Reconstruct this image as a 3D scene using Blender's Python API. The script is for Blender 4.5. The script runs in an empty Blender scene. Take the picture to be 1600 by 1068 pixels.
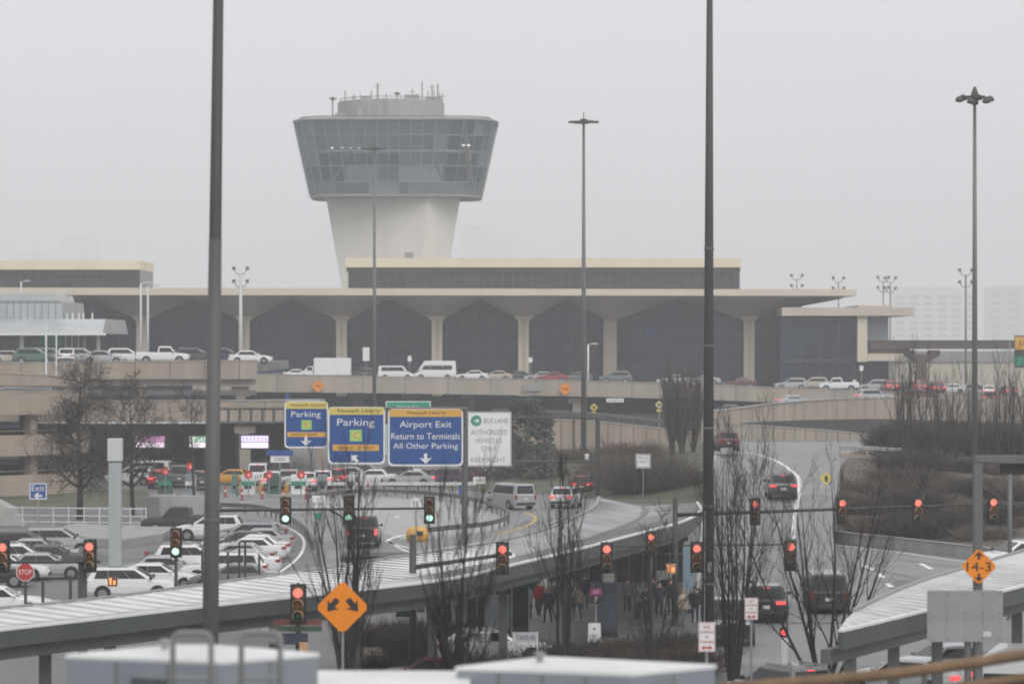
import bpy, bmesh, math, random
from mathutils import Vector, Matrix
R = math.radians
C = bpy.context.scene.collection
sc = bpy.context.scene

# ------------------------------------------------------------------ camera, sky, sun, exposure
H, F, HY = 13.0, 5000.0, 540.0          # eye height (m), focal length (px of a 1600 px wide frame), horizon row
cam_d = bpy.data.cameras.new('camera')
cam = bpy.data.objects.new('camera', cam_d); C.objects.link(cam)
cam.location = (0, 0, H); cam.rotation_euler = (R(90), 0, 0)
cam_d.sensor_width = 36; cam_d.lens = 36 * F / 1600; cam_d.shift_y = (HY - 534) / 1600
cam_d.clip_start = 0.5; cam_d.clip_end = 20000
cam_d.dof.use_dof = True; cam_d.dof.focus_distance = 190; cam_d.dof.aperture_fstop = 1.15
sc.camera = cam

w = bpy.data.worlds.new("World"); sc.world = w; w.use_nodes = True
nt = w.node_tree
for n in list(nt.nodes): nt.nodes.remove(n)
sky = nt.nodes.new('ShaderNodeTexSky'); sky.sky_type = 'NISHITA'; sky.sun_disc = False
sky.sun_elevation = R(42); sky.sun_rotation = R(155); sky.dust_density = 6; sky.air_density = 1.5; sky.ozone_density = 1
hs = nt.nodes.new('ShaderNodeHueSaturation'); hs.inputs['Saturation'].default_value = 0.10
mx = nt.nodes.new('ShaderNodeMixRGB'); mx.inputs[0].default_value = 0.82; mx.inputs[2].default_value = (10.6, 10.75, 11.1, 1)
bg = nt.nodes.new('ShaderNodeBackground'); bg.inputs[1].default_value = 0.074
wo = nt.nodes.new('ShaderNodeOutputWorld')
nt.links.new(sky.outputs[0], hs.inputs['Color']); nt.links.new(hs.outputs[0], mx.inputs[1])
tcw = nt.nodes.new('ShaderNodeTexCoord'); mpw = nt.nodes.new('ShaderNodeMapping'); mpw.inputs['Scale'].default_value = (5, 5, 16)
nzw = nt.nodes.new('ShaderNodeTexNoise'); nzw.inputs['Scale'].default_value = 1.0; nzw.inputs['Detail'].default_value = 5
rgw = nt.nodes.new('ShaderNodeMapRange'); rgw.inputs[3].default_value = 0.93; rgw.inputs[4].default_value = 1.07
mlw = nt.nodes.new('ShaderNodeVectorMath'); mlw.operation = 'SCALE'
nt.links.new(tcw.outputs['Generated'], mpw.inputs[0]); nt.links.new(mpw.outputs[0], nzw.inputs[0]); nt.links.new(nzw.outputs[0], rgw.inputs[0])
nt.links.new(mx.outputs[0], mlw.inputs[0]); nt.links.new(rgw.outputs[0], mlw.inputs['Scale']); nt.links.new(mlw.outputs[0], bg.inputs[0]); nt.links.new(bg.outputs[0], wo.inputs[0])

sd = bpy.data.lights.new('sun', 'SUN'); sd.energy = 1.15; sd.angle = R(40); sd.color = (1.0, 0.97, 0.93)
sun = bpy.data.objects.new('sun', sd); C.objects.link(sun)
sun.rotation_euler = (R(48), 0, R(28)); sun.location = (0, 0, 300)

sc.view_settings.view_transform = 'Standard'; sc.view_settings.look = 'None'
sc.view_settings.exposure = 0.32; sc.view_settings.gamma = 1.0
sc.cycles.max_bounces = 6; sc.cycles.diffuse_bounces = 3; sc.cycles.glossy_bounces = 2
sc.cycles.transmission_bounces = 4; sc.cycles.transparent_max_bounces = 12; sc.cycles.volume_bounces = 1
sc.cycles.use_denoising = True
sc.cycles.filter_width = 1.9
sc.cycles.sample_clamp_indirect = 6

# ------------------------------------------------------------------ helpers
def P(px, py, D): return Vector(((px - 800) / F * D, D, H - (py - HY) / F * D))
def G(px, py, z=0.0):
    D = (H - z) * F / (py - HY); return Vector(((px - 800) / F * D, D, z))

MC = {}
def mat(name, col, rough=0.6, metal=0.0, var=0.12, scale=0.6, bump=0.0, coat=0.0, emit=None, es=0.0, streak=False, spec=0.5):
    if name in MC: return MC[name]
    m = bpy.data.materials.new(name); m.use_nodes = True; MC[name] = m
    t = m.node_tree; b = t.nodes['Principled BSDF']
    b.inputs['Roughness'].default_value = rough; b.inputs['Metallic'].default_value = metal
    b.inputs['Specular IOR Level'].default_value = spec
    b.inputs['Coat Weight'].default_value = coat
    if emit:
        b.inputs['Emission Color'].default_value = (*emit, 1); b.inputs['Emission Strength'].default_value = es
    b.inputs['Base Color'].default_value = (*col, 1)
    if var > 0:
        tc = t.nodes.new('ShaderNodeTexCoord'); mp = t.nodes.new('ShaderNodeMapping'); no = t.nodes.new('ShaderNodeTexNoise')
        mp.inputs['Scale'].default_value = (scale, scale, scale * (0.12 if streak else 1))
        no.inputs['Scale'].default_value = 1.0; no.inputs['Detail'].default_value = 6
        t.links.new(tc.outputs['Object'], mp.inputs[0]); t.links.new(mp.outputs[0], no.inputs[0])
        r = t.nodes.new('ShaderNodeValToRGB')
        r.color_ramp.elements[0].position = 0.3; r.color_ramp.elements[1].position = 0.72
        r.color_ramp.elements[0].color = (*[c * (1 - var) for c in col], 1)
        r.color_ramp.elements[1].color = (*[min(1, c * (1 + var)) for c in col], 1)
        t.links.new(no.outputs[0], r.inputs[0]); t.links.new(r.outputs[0], b.inputs['Base Color'])
        if bump > 0:
            n2 = t.nodes.new('ShaderNodeTexNoise'); n2.inputs['Scale'].default_value = scale * 12; n2.inputs['Detail'].default_value = 5
            t.links.new(tc.outputs['Object'], n2.inputs[0])
            bp = t.nodes.new('ShaderNodeBump'); bp.inputs['Strength'].default_value = bump; bp.inputs['Distance'].default_value = 0.05
            t.links.new(n2.outputs[0], bp.inputs['Height']); t.links.new(bp.outputs[0], b.inputs['Normal'])
    return m

class MB:
    def __init__(s): s.v = []; s.f = []; s.m = []
    def add(s, vs, fs, mi=0):
        o = len(s.v); s.v += [tuple(v) for v in vs]; s.f += [tuple(i + o for i in f) for f in fs]; s.m += [mi] * len(fs); return s
    def box(s, c, d, rz=0.0, mi=0, top=1.0):
        x, y, z = d[0] / 2, d[1] / 2, d[2] / 2; cs, sn = math.cos(rz), math.sin(rz)
        vs = []
        for (a, b, e) in ((-1,-1,-1),(1,-1,-1),(1,1,-1),(-1,1,-1),(-1,-1,1),(1,-1,1),(1,1,1),(-1,1,1)):
            k = top if e > 0 else 1.0
            X, Y = a * x * k, b * y * k
            vs.append((c[0] + X * cs - Y * sn, c[1] + X * sn + Y * cs, c[2] + e * z))
        return s.add(vs, [(0,3,2,1),(4,5,6,7),(0,1,5,4),(1,2,6,5),(2,3,7,6),(3,0,4,7)], mi)
    def tube(s, pts, rad, n=6, cap=True, mi=0):
        pts = [Vector(p) for p in pts]
        if not isinstance(rad, (list, tuple)): rad = [rad] * len(pts)
        vs = []; u = None
        for i, p in enumerate(pts):
            d = (pts[min(i + 1, len(pts) - 1)] - pts[max(i - 1, 0)])
            d = d.normalized() if d.length > 1e-9 else Vector((0, 0, 1))
            if u is None:
                u = d.orthogonal().normalized()
            else:
                u = u - d * u.dot(d); u = u.normalized() if u.length > 1e-6 else d.orthogonal().normalized()
            q = d.cross(u)
            for k in range(n):
                a = 2 * math.pi * k / n
                vs.append(p + (u * math.cos(a) + q * math.sin(a)) * rad[i])
        fs = []
        for i in range(len(pts) - 1):
            for k in range(n):
                a, b = i * n + k, i * n + (k + 1) % n
                fs.append((a, b, b + n, a + n))
        if cap: fs += [tuple(range(n - 1, -1, -1)), tuple(range((len(pts) - 1) * n, len(pts) * n))]
        return s.add(vs, fs, mi)
    def beam(s, p, q, wd, ht, mi=0):            # rectangular bar along p->q, wd sideways, ht upward
        p, q = Vector(p), Vector(q); d = (q - p).normalized()
        sd_ = d.cross(Vector((0, 0, 1)))
        sd_ = sd_.normalized() if sd_.length > 1e-5 else Vector((1, 0, 0))
        up = sd_.cross(d)
        vs = [e + sd_ * (a * wd / 2) + up * (b * ht / 2) for e in (p, q) for a, b in ((-1,-1),(1,-1),(1,1),(-1,1))]
        return s.add(vs, [(3,2,1,0),(4,5,6,7),(0,1,5,4),(1,2,6,5),(2,3,7,6),(3,0,4,7)], mi)
    def loft(s, rings, close=True, caps=True, mi=0):
        n = len(rings[0]); vs = [p for r_ in rings for p in r_]; fs = []
        for i in range(len(rings) - 1):
            for k in range(n if close else n - 1):
                a, b = i * n + k, i * n + (k + 1) % n
                fs.append((a, b, b + n, a + n))
        if caps and close: fs += [tuple(range(n - 1, -1, -1)), tuple(range((len(rings) - 1) * n, len(rings) * n))]
        return s.add(vs, fs, mi)
    def prism(s, poly, a, b, axis='y', mi=0):   # poly of (u,v) extruded along axis from a to b
        n = len(poly)
        def pt(u, v, k): return (u, k, v) if axis == 'y' else ((k, u, v) if axis == 'x' else (u, v, k))
        vs = [pt(u, v, a) for u, v in poly] + [pt(u, v, b) for u, v in poly]
        fs = [tuple(range(n)), tuple(range(2 * n - 1, n - 1, -1))] + [(i, i + n, (i + 1) % n + n, (i + 1) % n) for i in range(n)]
        return s.add(vs, fs, mi)
    def lathe(s, prof, c=(0, 0, 0), n=16, mi=0):
        rings = [[(c[0] + r_ * math.cos(2 * math.pi * k / n), c[1] + r_ * math.sin(2 * math.pi * k / n), c[2] + z) for k in range(n)] for r_, z in prof]
        return s.loft(rings, mi=mi)
    def build(s, name, m, parent=None, smooth=False, bevel=0.0, loc=None):
        me = bpy.data.meshes.new(name); me.from_pydata(s.v, [], s.f)
        ms = m if isinstance(m, (list, tuple)) else [m]
        for k in ms: me.materials.append(k)
        if len(ms) > 1: me.polygons.foreach_set('material_index', s.m)
        bm = bmesh.new(); bm.from_mesh(me)
        bmesh.ops.recalc_face_normals(bm, faces=bm.faces)
        if bevel > 0:
            bmesh.ops.bevel(bm, geom=list(bm.edges), offset=bevel, segments=2, affect='EDGES', profile=0.5, clamp_overlap=True)
        bm.to_mesh(me); bm.free()
        if smooth: me.polygons.foreach_set('use_smooth', [True] * len(me.polygons))
        me.update()
        o = bpy.data.objects.new(name, me); C.objects.link(o)
        if parent: o.parent = parent
        if loc is not None: o.location = loc
        return o

KIDS = {}
def tag(o, label=None, cat=None, group=None, kind=None):
    if label: o['label'] = label
    if cat: o['category'] = cat
    if group: o['group'] = group
    if kind: o['kind'] = kind
    return o
def thing(name, label, cat, loc=(0, 0, 0), rz=0.0, group=None):
    o = bpy.data.objects.new(name, None); C.objects.link(o)
    o.location = loc; o.rotation_euler = (0, 0, rz); o.empty_display_size = 0.2
    return tag(o, label, cat, group)
def dup(root, loc, rz=0.0, label=None, group=None, sc_=None):
    r = root.copy(); C.objects.link(r); r.location = loc; r.rotation_euler = (0, 0, rz)
    if sc_: r.scale = sc_ if isinstance(sc_, tuple) else (sc_,) * 3
    if label: r['label'] = label
    if group: r['group'] = group
    for ch in [o for o in root.children]:
        c = ch.copy(); C.objects.link(c); c.parent = r
        for g in list(ch.children):
            d = g.copy(); C.objects.link(d); d.parent = c
    return r

def text(s, m, parent, cx, cz, wd, ht, y=0.0, name='lettering', depth=0.006):
    cu = bpy.data.curves.new('lettering', 'FONT'); cu.body = s; cu.size = 1; cu.extrude = 0.0; cu.resolution_u = 3
    o = bpy.data.objects.new('lettering', cu); me = o.to_mesh().copy(); bpy.data.objects.remove(o)
    xs = [v.co.x for v in me.vertices]; ys = [v.co.y for v in me.vertices]
    x0, x1, y0, y1 = min(xs), max(xs), min(ys), max(ys)
    k = wd / (x1 - x0); kz = ht / (y1 - y0)
    for v in me.vertices:
        v.co = ((v.co.x - (x0 + x1) / 2) * k + cx, y - depth, (v.co.y - (y0 + y1) / 2) * kz + cz)
    me.materials.clear(); me.materials.append(m)
    for p in me.polygons: p.material_index = 0
    o = bpy.data.objects.new(name, me); C.objects.link(o); o.parent = parent
    return o

# ------------------------------------------------------------------ materials
M = {}
M['asphalt'] = mat('wet asphalt', (0.105, 0.107, 0.11), 0.5, var=0.3, scale=0.09, bump=0.3)
M['road'] = mat('road asphalt', (0.18, 0.181, 0.184), 0.5, var=0.22, scale=0.12, bump=0.3)
M['lot'] = mat('parking lot paving', (0.135, 0.134, 0.128), 0.6, var=0.2, scale=0.15, bump=0.3)
M['paint'] = mat('white road paint', (0.75, 0.75, 0.74), 0.6, var=0.2, scale=1.5)
M['ypaint'] = mat('yellow road paint', (0.6, 0.36, 0.08), 0.6, var=0.2, scale=1.5)
M['pave'] = mat('wet pavement slabs', (0.095, 0.094, 0.092), 0.55, var=0.35, scale=0.5, bump=0.4)
M['shaft'] = mat('pale shaft concrete', (0.74, 0.71, 0.64), 0.8, var=0.05, scale=0.3, streak=True)
M['brace'] = mat('grey interior steel', (0.13, 0.145, 0.15), 0.6, var=0.1)
M['kerb'] = mat('kerb concrete', (0.36, 0.355, 0.34), 0.8, var=0.15, scale=0.8, bump=0.3)
M['tan'] = mat('tan concrete', (0.325, 0.270, 0.222), 0.85, var=0.2, scale=0.5, bump=0.3, streak=True)
M['tan2'] = mat('pale tan concrete', (0.36, 0.312, 0.268), 0.85, var=0.16, scale=0.4, bump=0.3, streak=True)
M['cream'] = mat('cream concrete', (0.60, 0.535, 0.43), 0.8, var=0.06, scale=0.3, bump=0.2, streak=True)
M['vault'] = mat('vault concrete', (0.50, 0.445, 0.385), 0.85, var=0.08, scale=0.3)
M['conc'] = mat('grey concrete', (0.30, 0.30, 0.29), 0.85, var=0.14, scale=0.7, bump=0.3, streak=True)
M['shade_joint_conc'] = mat('dark concrete', (0.04, 0.04, 0.042), 0.9, var=0.2, scale=0.4)  # darkened to stand for shade under the decks; wall joints use it too
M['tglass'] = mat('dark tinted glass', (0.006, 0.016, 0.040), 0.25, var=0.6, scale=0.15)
M['wglass'] = mat('window band glass', (0.03, 0.036, 0.045), 0.25, var=0.3, scale=0.2)
M['mull'] = mat('dark mullion metal', (0.042, 0.046, 0.05), 0.6, var=0)
M['pole'] = mat('weathered steel pole', (0.14, 0.145, 0.14), 0.55, 0.3, var=0.2, scale=0.8, streak=True)
M['poled'] = mat('dark bronze pole', (0.058, 0.059, 0.057), 0.6, 0.2, var=0.2, scale=0.7, streak=True)
M['galv'] = mat('galvanised steel', (0.30, 0.31, 0.31), 0.5, 0.5, var=0.12, scale=1.5)
M['white'] = mat('white paint', (0.72, 0.72, 0.71), 0.5, var=0.06, scale=1.0)
M['offw'] = mat('off white paint', (0.55, 0.56, 0.56), 0.5, var=0.08, scale=0.8, streak=True)
M['black'] = mat('black paint', (0.018, 0.018, 0.018), 0.5, var=0)
M['sigd'] = mat('dark bronze signal housing', (0.05, 0.032, 0.02), 0.5, var=0.1, scale=3)
M['sigy'] = mat('dull yellow signal housing', (0.52, 0.30, 0.15), 0.55, var=0.1, scale=3)
M['lens_off_r'] = mat('unlit red lens', (0.10, 0.02, 0.012), 0.35, var=0)
M['lens_off_y'] = mat('unlit amber lens', (0.14, 0.06, 0.012), 0.35, var=0)
M['lens_off_g'] = mat('unlit green lens', (0.01, 0.05, 0.035), 0.35, var=0)
M['lens_r'] = mat('lit red lens', (0.5, 0.03, 0.02), 0.4, var=0, emit=(1.0, 0.19, 0.15), es=1.25)
M['lens_g'] = mat('lit green lens', (0.1, 0.5, 0.35), 0.4, var=0, emit=(0.48, 1.0, 0.80), es=1.4)
M['blue'] = mat('blue sign sheeting', (0.016, 0.070, 0.25), 0.7, var=0.05, scale=1)
M['signw'] = mat('white sign sheeting', (0.72, 0.72, 0.72), 0.5, var=0.04, scale=1)
M['signy'] = mat('yellow sign sheeting', (0.62, 0.50, 0.12), 0.5, var=0.05, scale=1)
M['signo'] = mat('orange sign sheeting', (0.80, 0.24, 0.004), 0.7, var=0.05, scale=1)
M['signam'] = mat('amber sign sheeting', (0.66, 0.36, 0.07), 0.5, var=0.05, scale=1)
M['signg'] = mat('green sign sheeting', (0.02, 0.25, 0.16), 0.5, var=0.05, scale=1)
M['lime'] = mat('lime sign sheeting', (0.28, 0.55, 0.16), 0.5, var=0.05, scale=1)
M['signr'] = mat('red sign sheeting', (0.45, 0.03, 0.03), 0.5, var=0.05, scale=1)
M['signk'] = mat('black sign ink', (0.02, 0.02, 0.02), 0.5, var=0)
M['navy'] = mat('navy enamel', (0.03, 0.035, 0.055), 0.5, var=0.1, scale=1)
M['brown'] = mat('brown rusty pipe', (0.18, 0.115, 0.065), 0.8, var=0.25, scale=2.5, bump=0.3)
M['rail'] = mat('guardrail steel', (0.14, 0.135, 0.13), 0.55, 0.4, var=0.2, scale=1)
M['glass'] = mat('car glass', (0.012, 0.015, 0.018), 0.08, var=0)
M['tyre'] = mat('tyre rubber', (0.012, 0.012, 0.012), 0.8, var=0)
M['rim'] = mat('wheel alloy', (0.32, 0.32, 0.33), 0.35, 0.8, var=0)
M['trim'] = mat('black plastic trim', (0.02, 0.02, 0.02), 0.6, var=0)
M['lamp'] = mat('clear lamp', (0.65, 0.66, 0.68), 0.15, var=0)
M['tail'] = mat('red tail lamp', (0.30, 0.015, 0.015), 0.25, var=0)
M['tailon'] = mat('lit red tail lamp', (0.5, 0.03, 0.03), 0.25, var=0, emit=(1.0, 0.10, 0.10), es=0.9)
M['bark'] = mat('dark wet bark', (0.030, 0.026, 0.023), 0.9, var=0.3, scale=3)
M['twig'] = mat('bare twigs', (0.046, 0.038, 0.033), 0.9, var=0.3, scale=2)
M['twigf'] = mat('grey bare twigs', (0.080, 0.070, 0.062), 0.9, var=0.3, scale=1)
M['twigr'] = mat('reddish bare twigs', (0.125, 0.085, 0.065), 0.9, var=0.3, scale=1)
M['twigb'] = mat('brown bare twigs', (0.112, 0.096, 0.080), 0.9, var=0.3, scale=1)
M['leaf'] = mat('evergreen leaves', (0.042, 0.056, 0.040), 0.7, var=0.45, scale=0.9)
M['grass'] = mat('winter grass', (0.085, 0.088, 0.055), 0.9, var=0.4, scale=0.25, bump=0.5)
M['mulch'] = mat('mulched soil', (0.10, 0.085, 0.068), 0.95, var=0.35, scale=0.4, bump=0.5)
M['steel'] = mat('brushed grey cladding', (0.235, 0.262, 0.29), 0.5, 0.2, var=0.12, scale=1.2)
M['roof_shade'] = mat('roof sheet with painted shade', (0.25, 0.255, 0.26), 0.5, var=0.35, scale=0.35)  # darker roof copy: grazing shade of the ribs put into its colour
M['roofm'] = mat('dirty white roof sheet', (0.50, 0.50, 0.495), 0.45, var=0.2, scale=0.5)
M['track'] = mat('tyre worn asphalt', (0.085, 0.086, 0.09), 0.42, var=0.4, scale=0.4)
M['patch'] = mat('fresh asphalt patch', (0.075, 0.076, 0.08), 0.5, var=0.2, scale=0.4)
M['roofw'] = mat('wet white membrane', (0.66, 0.66, 0.66), 0.4, var=0.12, scale=0.6)
M['rust'] = mat('brown guideway steel', (0.085, 0.062, 0.056), 0.7, var=0.15, scale=0.6)
PAINT = {
 'white': (0.70, 0.70, 0.70), 'silver': (0.36, 0.37, 0.38), 'grey': (0.13, 0.135, 0.14), 'black': (0.012, 0.012, 0.014),
 'charcoal': (0.045, 0.048, 0.052), 'red': (0.28, 0.02, 0.025), 'green': (0.06, 0.13, 0.11), 'navy': (0.02, 0.03, 0.07),
 'yellow': (0.62, 0.30, 0.02), 'beige': (0.42, 0.38, 0.32), 'purple': (0.08, 0.03, 0.07), 'maroon': (0.10, 0.015, 0.02)}
def paint(c): return mat('car paint ' + c, PAINT[c], 0.32, 0.15, var=0.0, coat=0.7)

def ribs(m_name, col, sc_, rough=0.4, axis=0, amp=0.35, var=0.08):
    m = mat(m_name, col, rough, 0.0, var=var, scale=0.5); t = m.node_tree; b = t.nodes['Principled BSDF']
    tc = t.nodes.new('ShaderNodeTexCoord'); wv = t.nodes.new('ShaderNodeTexWave')
    wv.inputs['Scale'].default_value = sc_; wv.bands_direction = 'XYZ'[axis]; wv.wave_profile = 'SIN'
    t.links.new(tc.outputs['Object'], wv.inputs[0])
    bp = t.nodes.new('ShaderNodeBump'); bp.inputs['Strength'].default_value = amp; bp.inputs['Distance'].default_value = 0.15
    t.links.new(wv.outputs[0], bp.inputs['Height']); t.links.new(bp.outputs[0], b.inputs['Normal'])
    return m
M['cladcream'] = ribs('ribbed cream cladding', (0.55, 0.52, 0.44), 1.6, 0.6, 0, 0.5)
# ------------------------------------------------------------------ vehicles
SPEC = {
 'sedan':  dict(L=4.85, W=1.86, Hh=1.45, st=[(-.5,.42,.82,.84),(-.485,.30,1.00,.94),(-.33,.24,1.03,1),(.10,.22,.98,1),(.36,.24,.90,.97),(.465,.28,.76,.90),(.5,.38,.64,.80)],
               base=(-.40,.24), roof=(-.23,.05), belt=.95, cuts=(.48,), wb=(-.29,.31), wr=.33),
 'suv':    dict(L=4.75, W=1.92, Hh=1.70, st=[(-.5,.46,.98,.88),(-.488,.34,1.10,.95),(-.3,.28,1.12,1),(.14,.27,1.08,1),(.38,.29,1.02,.97),(.475,.34,.88,.92),(.5,.44,.74,.84)],
               base=(-.48,.30), roof=(-.385,.05), belt=1.06, cuts=(.33,.66), wb=(-.29,.30), wr=.36),
 'pickup': dict(L=5.8, W=2.02, Hh=1.92, st=[(-.5,.55,1.22,.94),(-.49,.45,1.28,.98),(-.3,.38,1.28,1),(.16,.36,1.20,1),(.38,.38,1.16,.98),(.48,.44,1.05,.95),(.5,.55,.92,.9)],
               base=(-.10,.27), roof=(-.07,.15), belt=1.18, cuts=(.5,), wb=(-.30,.32), wr=.40),
 'van':    dict(L=5.3, W=2.0, Hh=2.05, st=[(-.5,.48,1.15,.92),(-.492,.34,1.22,.98),(-.3,.28,1.22,1),(.2,.28,1.18,1),(.40,.30,1.02,.97),(.48,.34,.86,.92),(.5,.44,.72,.86)],
               base=(-.492,.36), roof=(-.47,.19), belt=1.15, cuts=(.36,.68), wb=(-.30,.32), wr=.35),
 'tallvan':dict(L=6.2, W=2.05, Hh=2.75, st=[(-.5,.52,1.4,.95),(-.495,.38,1.45,1),(-.3,.32,1.45,1),(.25,.32,1.42,1),(.42,.34,1.10,.97),(.485,.38,.92,.92),(.5,.48,.78,.86)],
               base=(-.495,.42), roof=(-.485,.26), belt=1.35, cuts=(.36,.70), wb=(-.29,.33), wr=.36),
}
CARS = {}
def make_car(kind, col, lit):
    s = SPEC[kind]; L, W, Hh, belt = s['L'], s['W'], s['Hh'], s['belt']
    names = {'sedan': 'parked_car', 'suv': 'sport_utility_car', 'pickup': 'pickup_truck', 'van': 'passenger_van', 'tallvan': 'high_roof_van'}
    root = thing(names[kind], None, 'van' if 'van' in kind else ('pickup' if kind == 'pickup' else 'car'))
    pm = paint(col); hw = W / 2
    rings = []
    for xf, zb, zt, wf in s['st']:
        y = hw * wf; m_ = zb + (zt - zb) * .55
        rings.append([(xf * L, -y * .93, zb), (xf * L, -y, zb + .14), (xf * L, -y, m_), (xf * L, -y * .97, zt - .07), (xf * L, -y * .86, zt),
                      (xf * L, y * .86, zt), (xf * L, y * .97, zt - .07), (xf * L, y, m_), (xf * L, y, zb + .14), (xf * L, y * .93, zb)])
    b = MB(); b.loft(rings)
    body = b.build('body', pm, root, smooth=False)
    xb0, xb1 = s['base'][0] * L, s['base'][1] * L; xr0, xr1 = s['roof'][0] * L, s['roof'][1] * L
    wb_, wr_ = hw * .93, hw * (.80 if kind != 'sedan' else .74); zr = Hh
    if 'tall' in kind: wr_ = hw * .84
    c = MB()
    lo = [(xb0, -wb_, belt - .12), (xb1, -wb_, belt - .12), (xb1, wb_, belt - .12), (xb0, wb_, belt - .12)]
    hi = [(xr0, -wr_, zr - .05), (xr1, -wr_, zr - .05), (xr1, wr_, zr - .05), (xr0, wr_, zr - .05)]
    tp = [(xr0 + .12, -wr_ + .12, zr), (xr1 - .15, -wr_ + .12, zr), (xr1 - .15, wr_ - .12, zr), (xr0 + .12, wr_ - .12, zr)]
    c.loft([lo, hi, tp]); c.build('cabin', pm, root, bevel=.035)
    lo = [Vector(p) for p in lo]; hi = [Vector(p) for p in hi]
    def pane(mb, a, b_, c_, d_, u0, u1, v0, v1, off=.025):   # quad a,b bottom; d,c top
        def at(u, v): return a.lerp(b_, u).lerp(d_.lerp(c_, u), v)
        q = [at(u0, v0), at(u1, v0), at(u1, v1), at(u0, v1)]
        n = (q[1] - q[0]).cross(q[3] - q[0]).normalized()
        ctr = (a + b_ + c_ + d_) / 4
        if n.dot(ctr - Vector(((xb0 + xb1) / 2, 0, belt + .3))) < 0: n = -n
        mb.add([p + n * off for p in q] + [p - n * .01 for p in q], [(0,1,2,3),(7,6,5,4),(0,4,5,1),(1,5,6,2),(2,6,7,3),(3,7,4,0)])
    vb = .24 if kind != 'tallvan' else .12
    vt = .90 if kind != 'tallvan' else .62
    g = MB(); pane(g, lo[1], lo[2], hi[2], hi[1], .06, .94, vb, .93); g.build('windscreen', M['glass'], root)
    g = MB(); pane(g, lo[3], lo[0], hi[0], hi[3], .08, .92, vb + .04, vt); g.build('rear_window', M['glass'], root)
    for (i, j) in ((0, 1), (3, 2)):
        g = MB(); us = [.10] + list(s['cuts']) + [.92]
        for k in range(len(us) - 1): pane(g, lo[i], lo[j], hi[j], hi[i], us[k] + .004, us[k + 1] - .004, vb + .03, vt - .04)
        g.build('side_window', M['glass'], root)
    zt0 = s['st'][1][2]; zf = s['st'][-2][2]
    zl = zt0 - .16
    for sy in (-1, 1):
        t = MB()
        if kind in ('sedan', 'suv'): t.box((-L * .494, sy * hw * .70, zl), (.10, hw * .42, .16)); t.box((-L * .475, sy * hw * .93, zl), (.22, .06, .15))
        else: t.box((-L * .497, sy * hw * .86, zl - .06), (.09, hw * .17, .42))
        t.build('tail_lamp', M['tailon'] if lit else M['tail'], root)
        t = MB(); t.box((L * .478, sy * hw * .70, zf - .06), (.14, hw * .34, .14)); t.build('headlamp', M['lamp'], root)
        t = MB(); t.box((xb1 - .35, sy * (hw + .06), belt + .10), (.14, .22, .15)); t.build('mirror', pm if kind == 'sedan' else M['trim'], root, bevel=.03)
        for xf in s['wb']:
            wx = xf * L; r = s['wr']
            a = MB()
            for rr, d0, mi in ((r + .07, .012, 0),):
                a.tube([(wx, sy * (hw - .25), r + .02), (wx, sy * (hw + d0), r + .02)], rr, 18)
            wl = a.build('wheel_well', M['trim'], body)
            a = MB(); a.tube([(wx, sy * (hw - .20), r), (wx, sy * (hw + .022), r)], r, 18); wh = a.build('wheel', M['tyre'], root)
            a = MB(); a.tube([(wx, sy * (hw - .1), r), (wx, sy * (hw + .032), r)], r * .64, 14); a.build('rim', M['rim'], wh)
    t = MB(); t.box((-L * .492, 0, .50), (.14, W * .86, .20)); t.build('rear_bumper', M['trim'] if kind != 'sedan' else pm, root, bevel=.03)
    t = MB(); t.box((-L * .503, 0, zl - .20 if kind != 'pickup' else .82), (.03, .34, .16)); t.build('number_plate', M['offw'], root)
    t = MB(); t.box((L * .49, 0, zf - .16), (.06, W * .5, .17)); t.build('grille', M['trim'], root)
    t = MB(); t.box((L * .492, 0, .44), (.10, W * .8, .16)); t.build('front_bumper', M['trim'], root, bevel=.03)
    if lit and kind in ('suv', 'van', 'pickup'):
        t = MB(); t.box((xr0 - .02, 0, zr - .09), (.05, .30, .05)); t.build('brake_lamp', M['tailon'], root)
    if kind == 'suv':
        for sy in (-1, 1):
            t = MB(); t.beam((xr0 + .1, sy * (wr_ - .08), zr + .05), (xr1 - .3, sy * (wr_ - .08), zr + .05), .05, .05); t.build('roof_rail', M['galv'], root)
    if kind == 'pickup':
        t = MB(); t.box((-L * .30, 0, 1.275), (L * .36, W * .78, .03)); t.build('cargo_bed', M['trim'], root)
    return root
def car(kind, col, loc, heading, label, group=None, lit=False, name=None, cat=None):
    k = (kind, col, lit)
    if k not in CARS:
        CARS[k] = make_car(kind, col, lit); o = CARS[k]; o.location = loc; o.rotation_euler = (0, 0, R(heading)); o['label'] = label
        if group: o['group'] = group
    else:
        o = dup(CARS[k], loc, R(heading), label)
        if group: o['group'] = group
        elif 'group' in o: del o['group']
    if name: o.name = name
    if cat: o['category'] = cat
    return o

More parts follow.
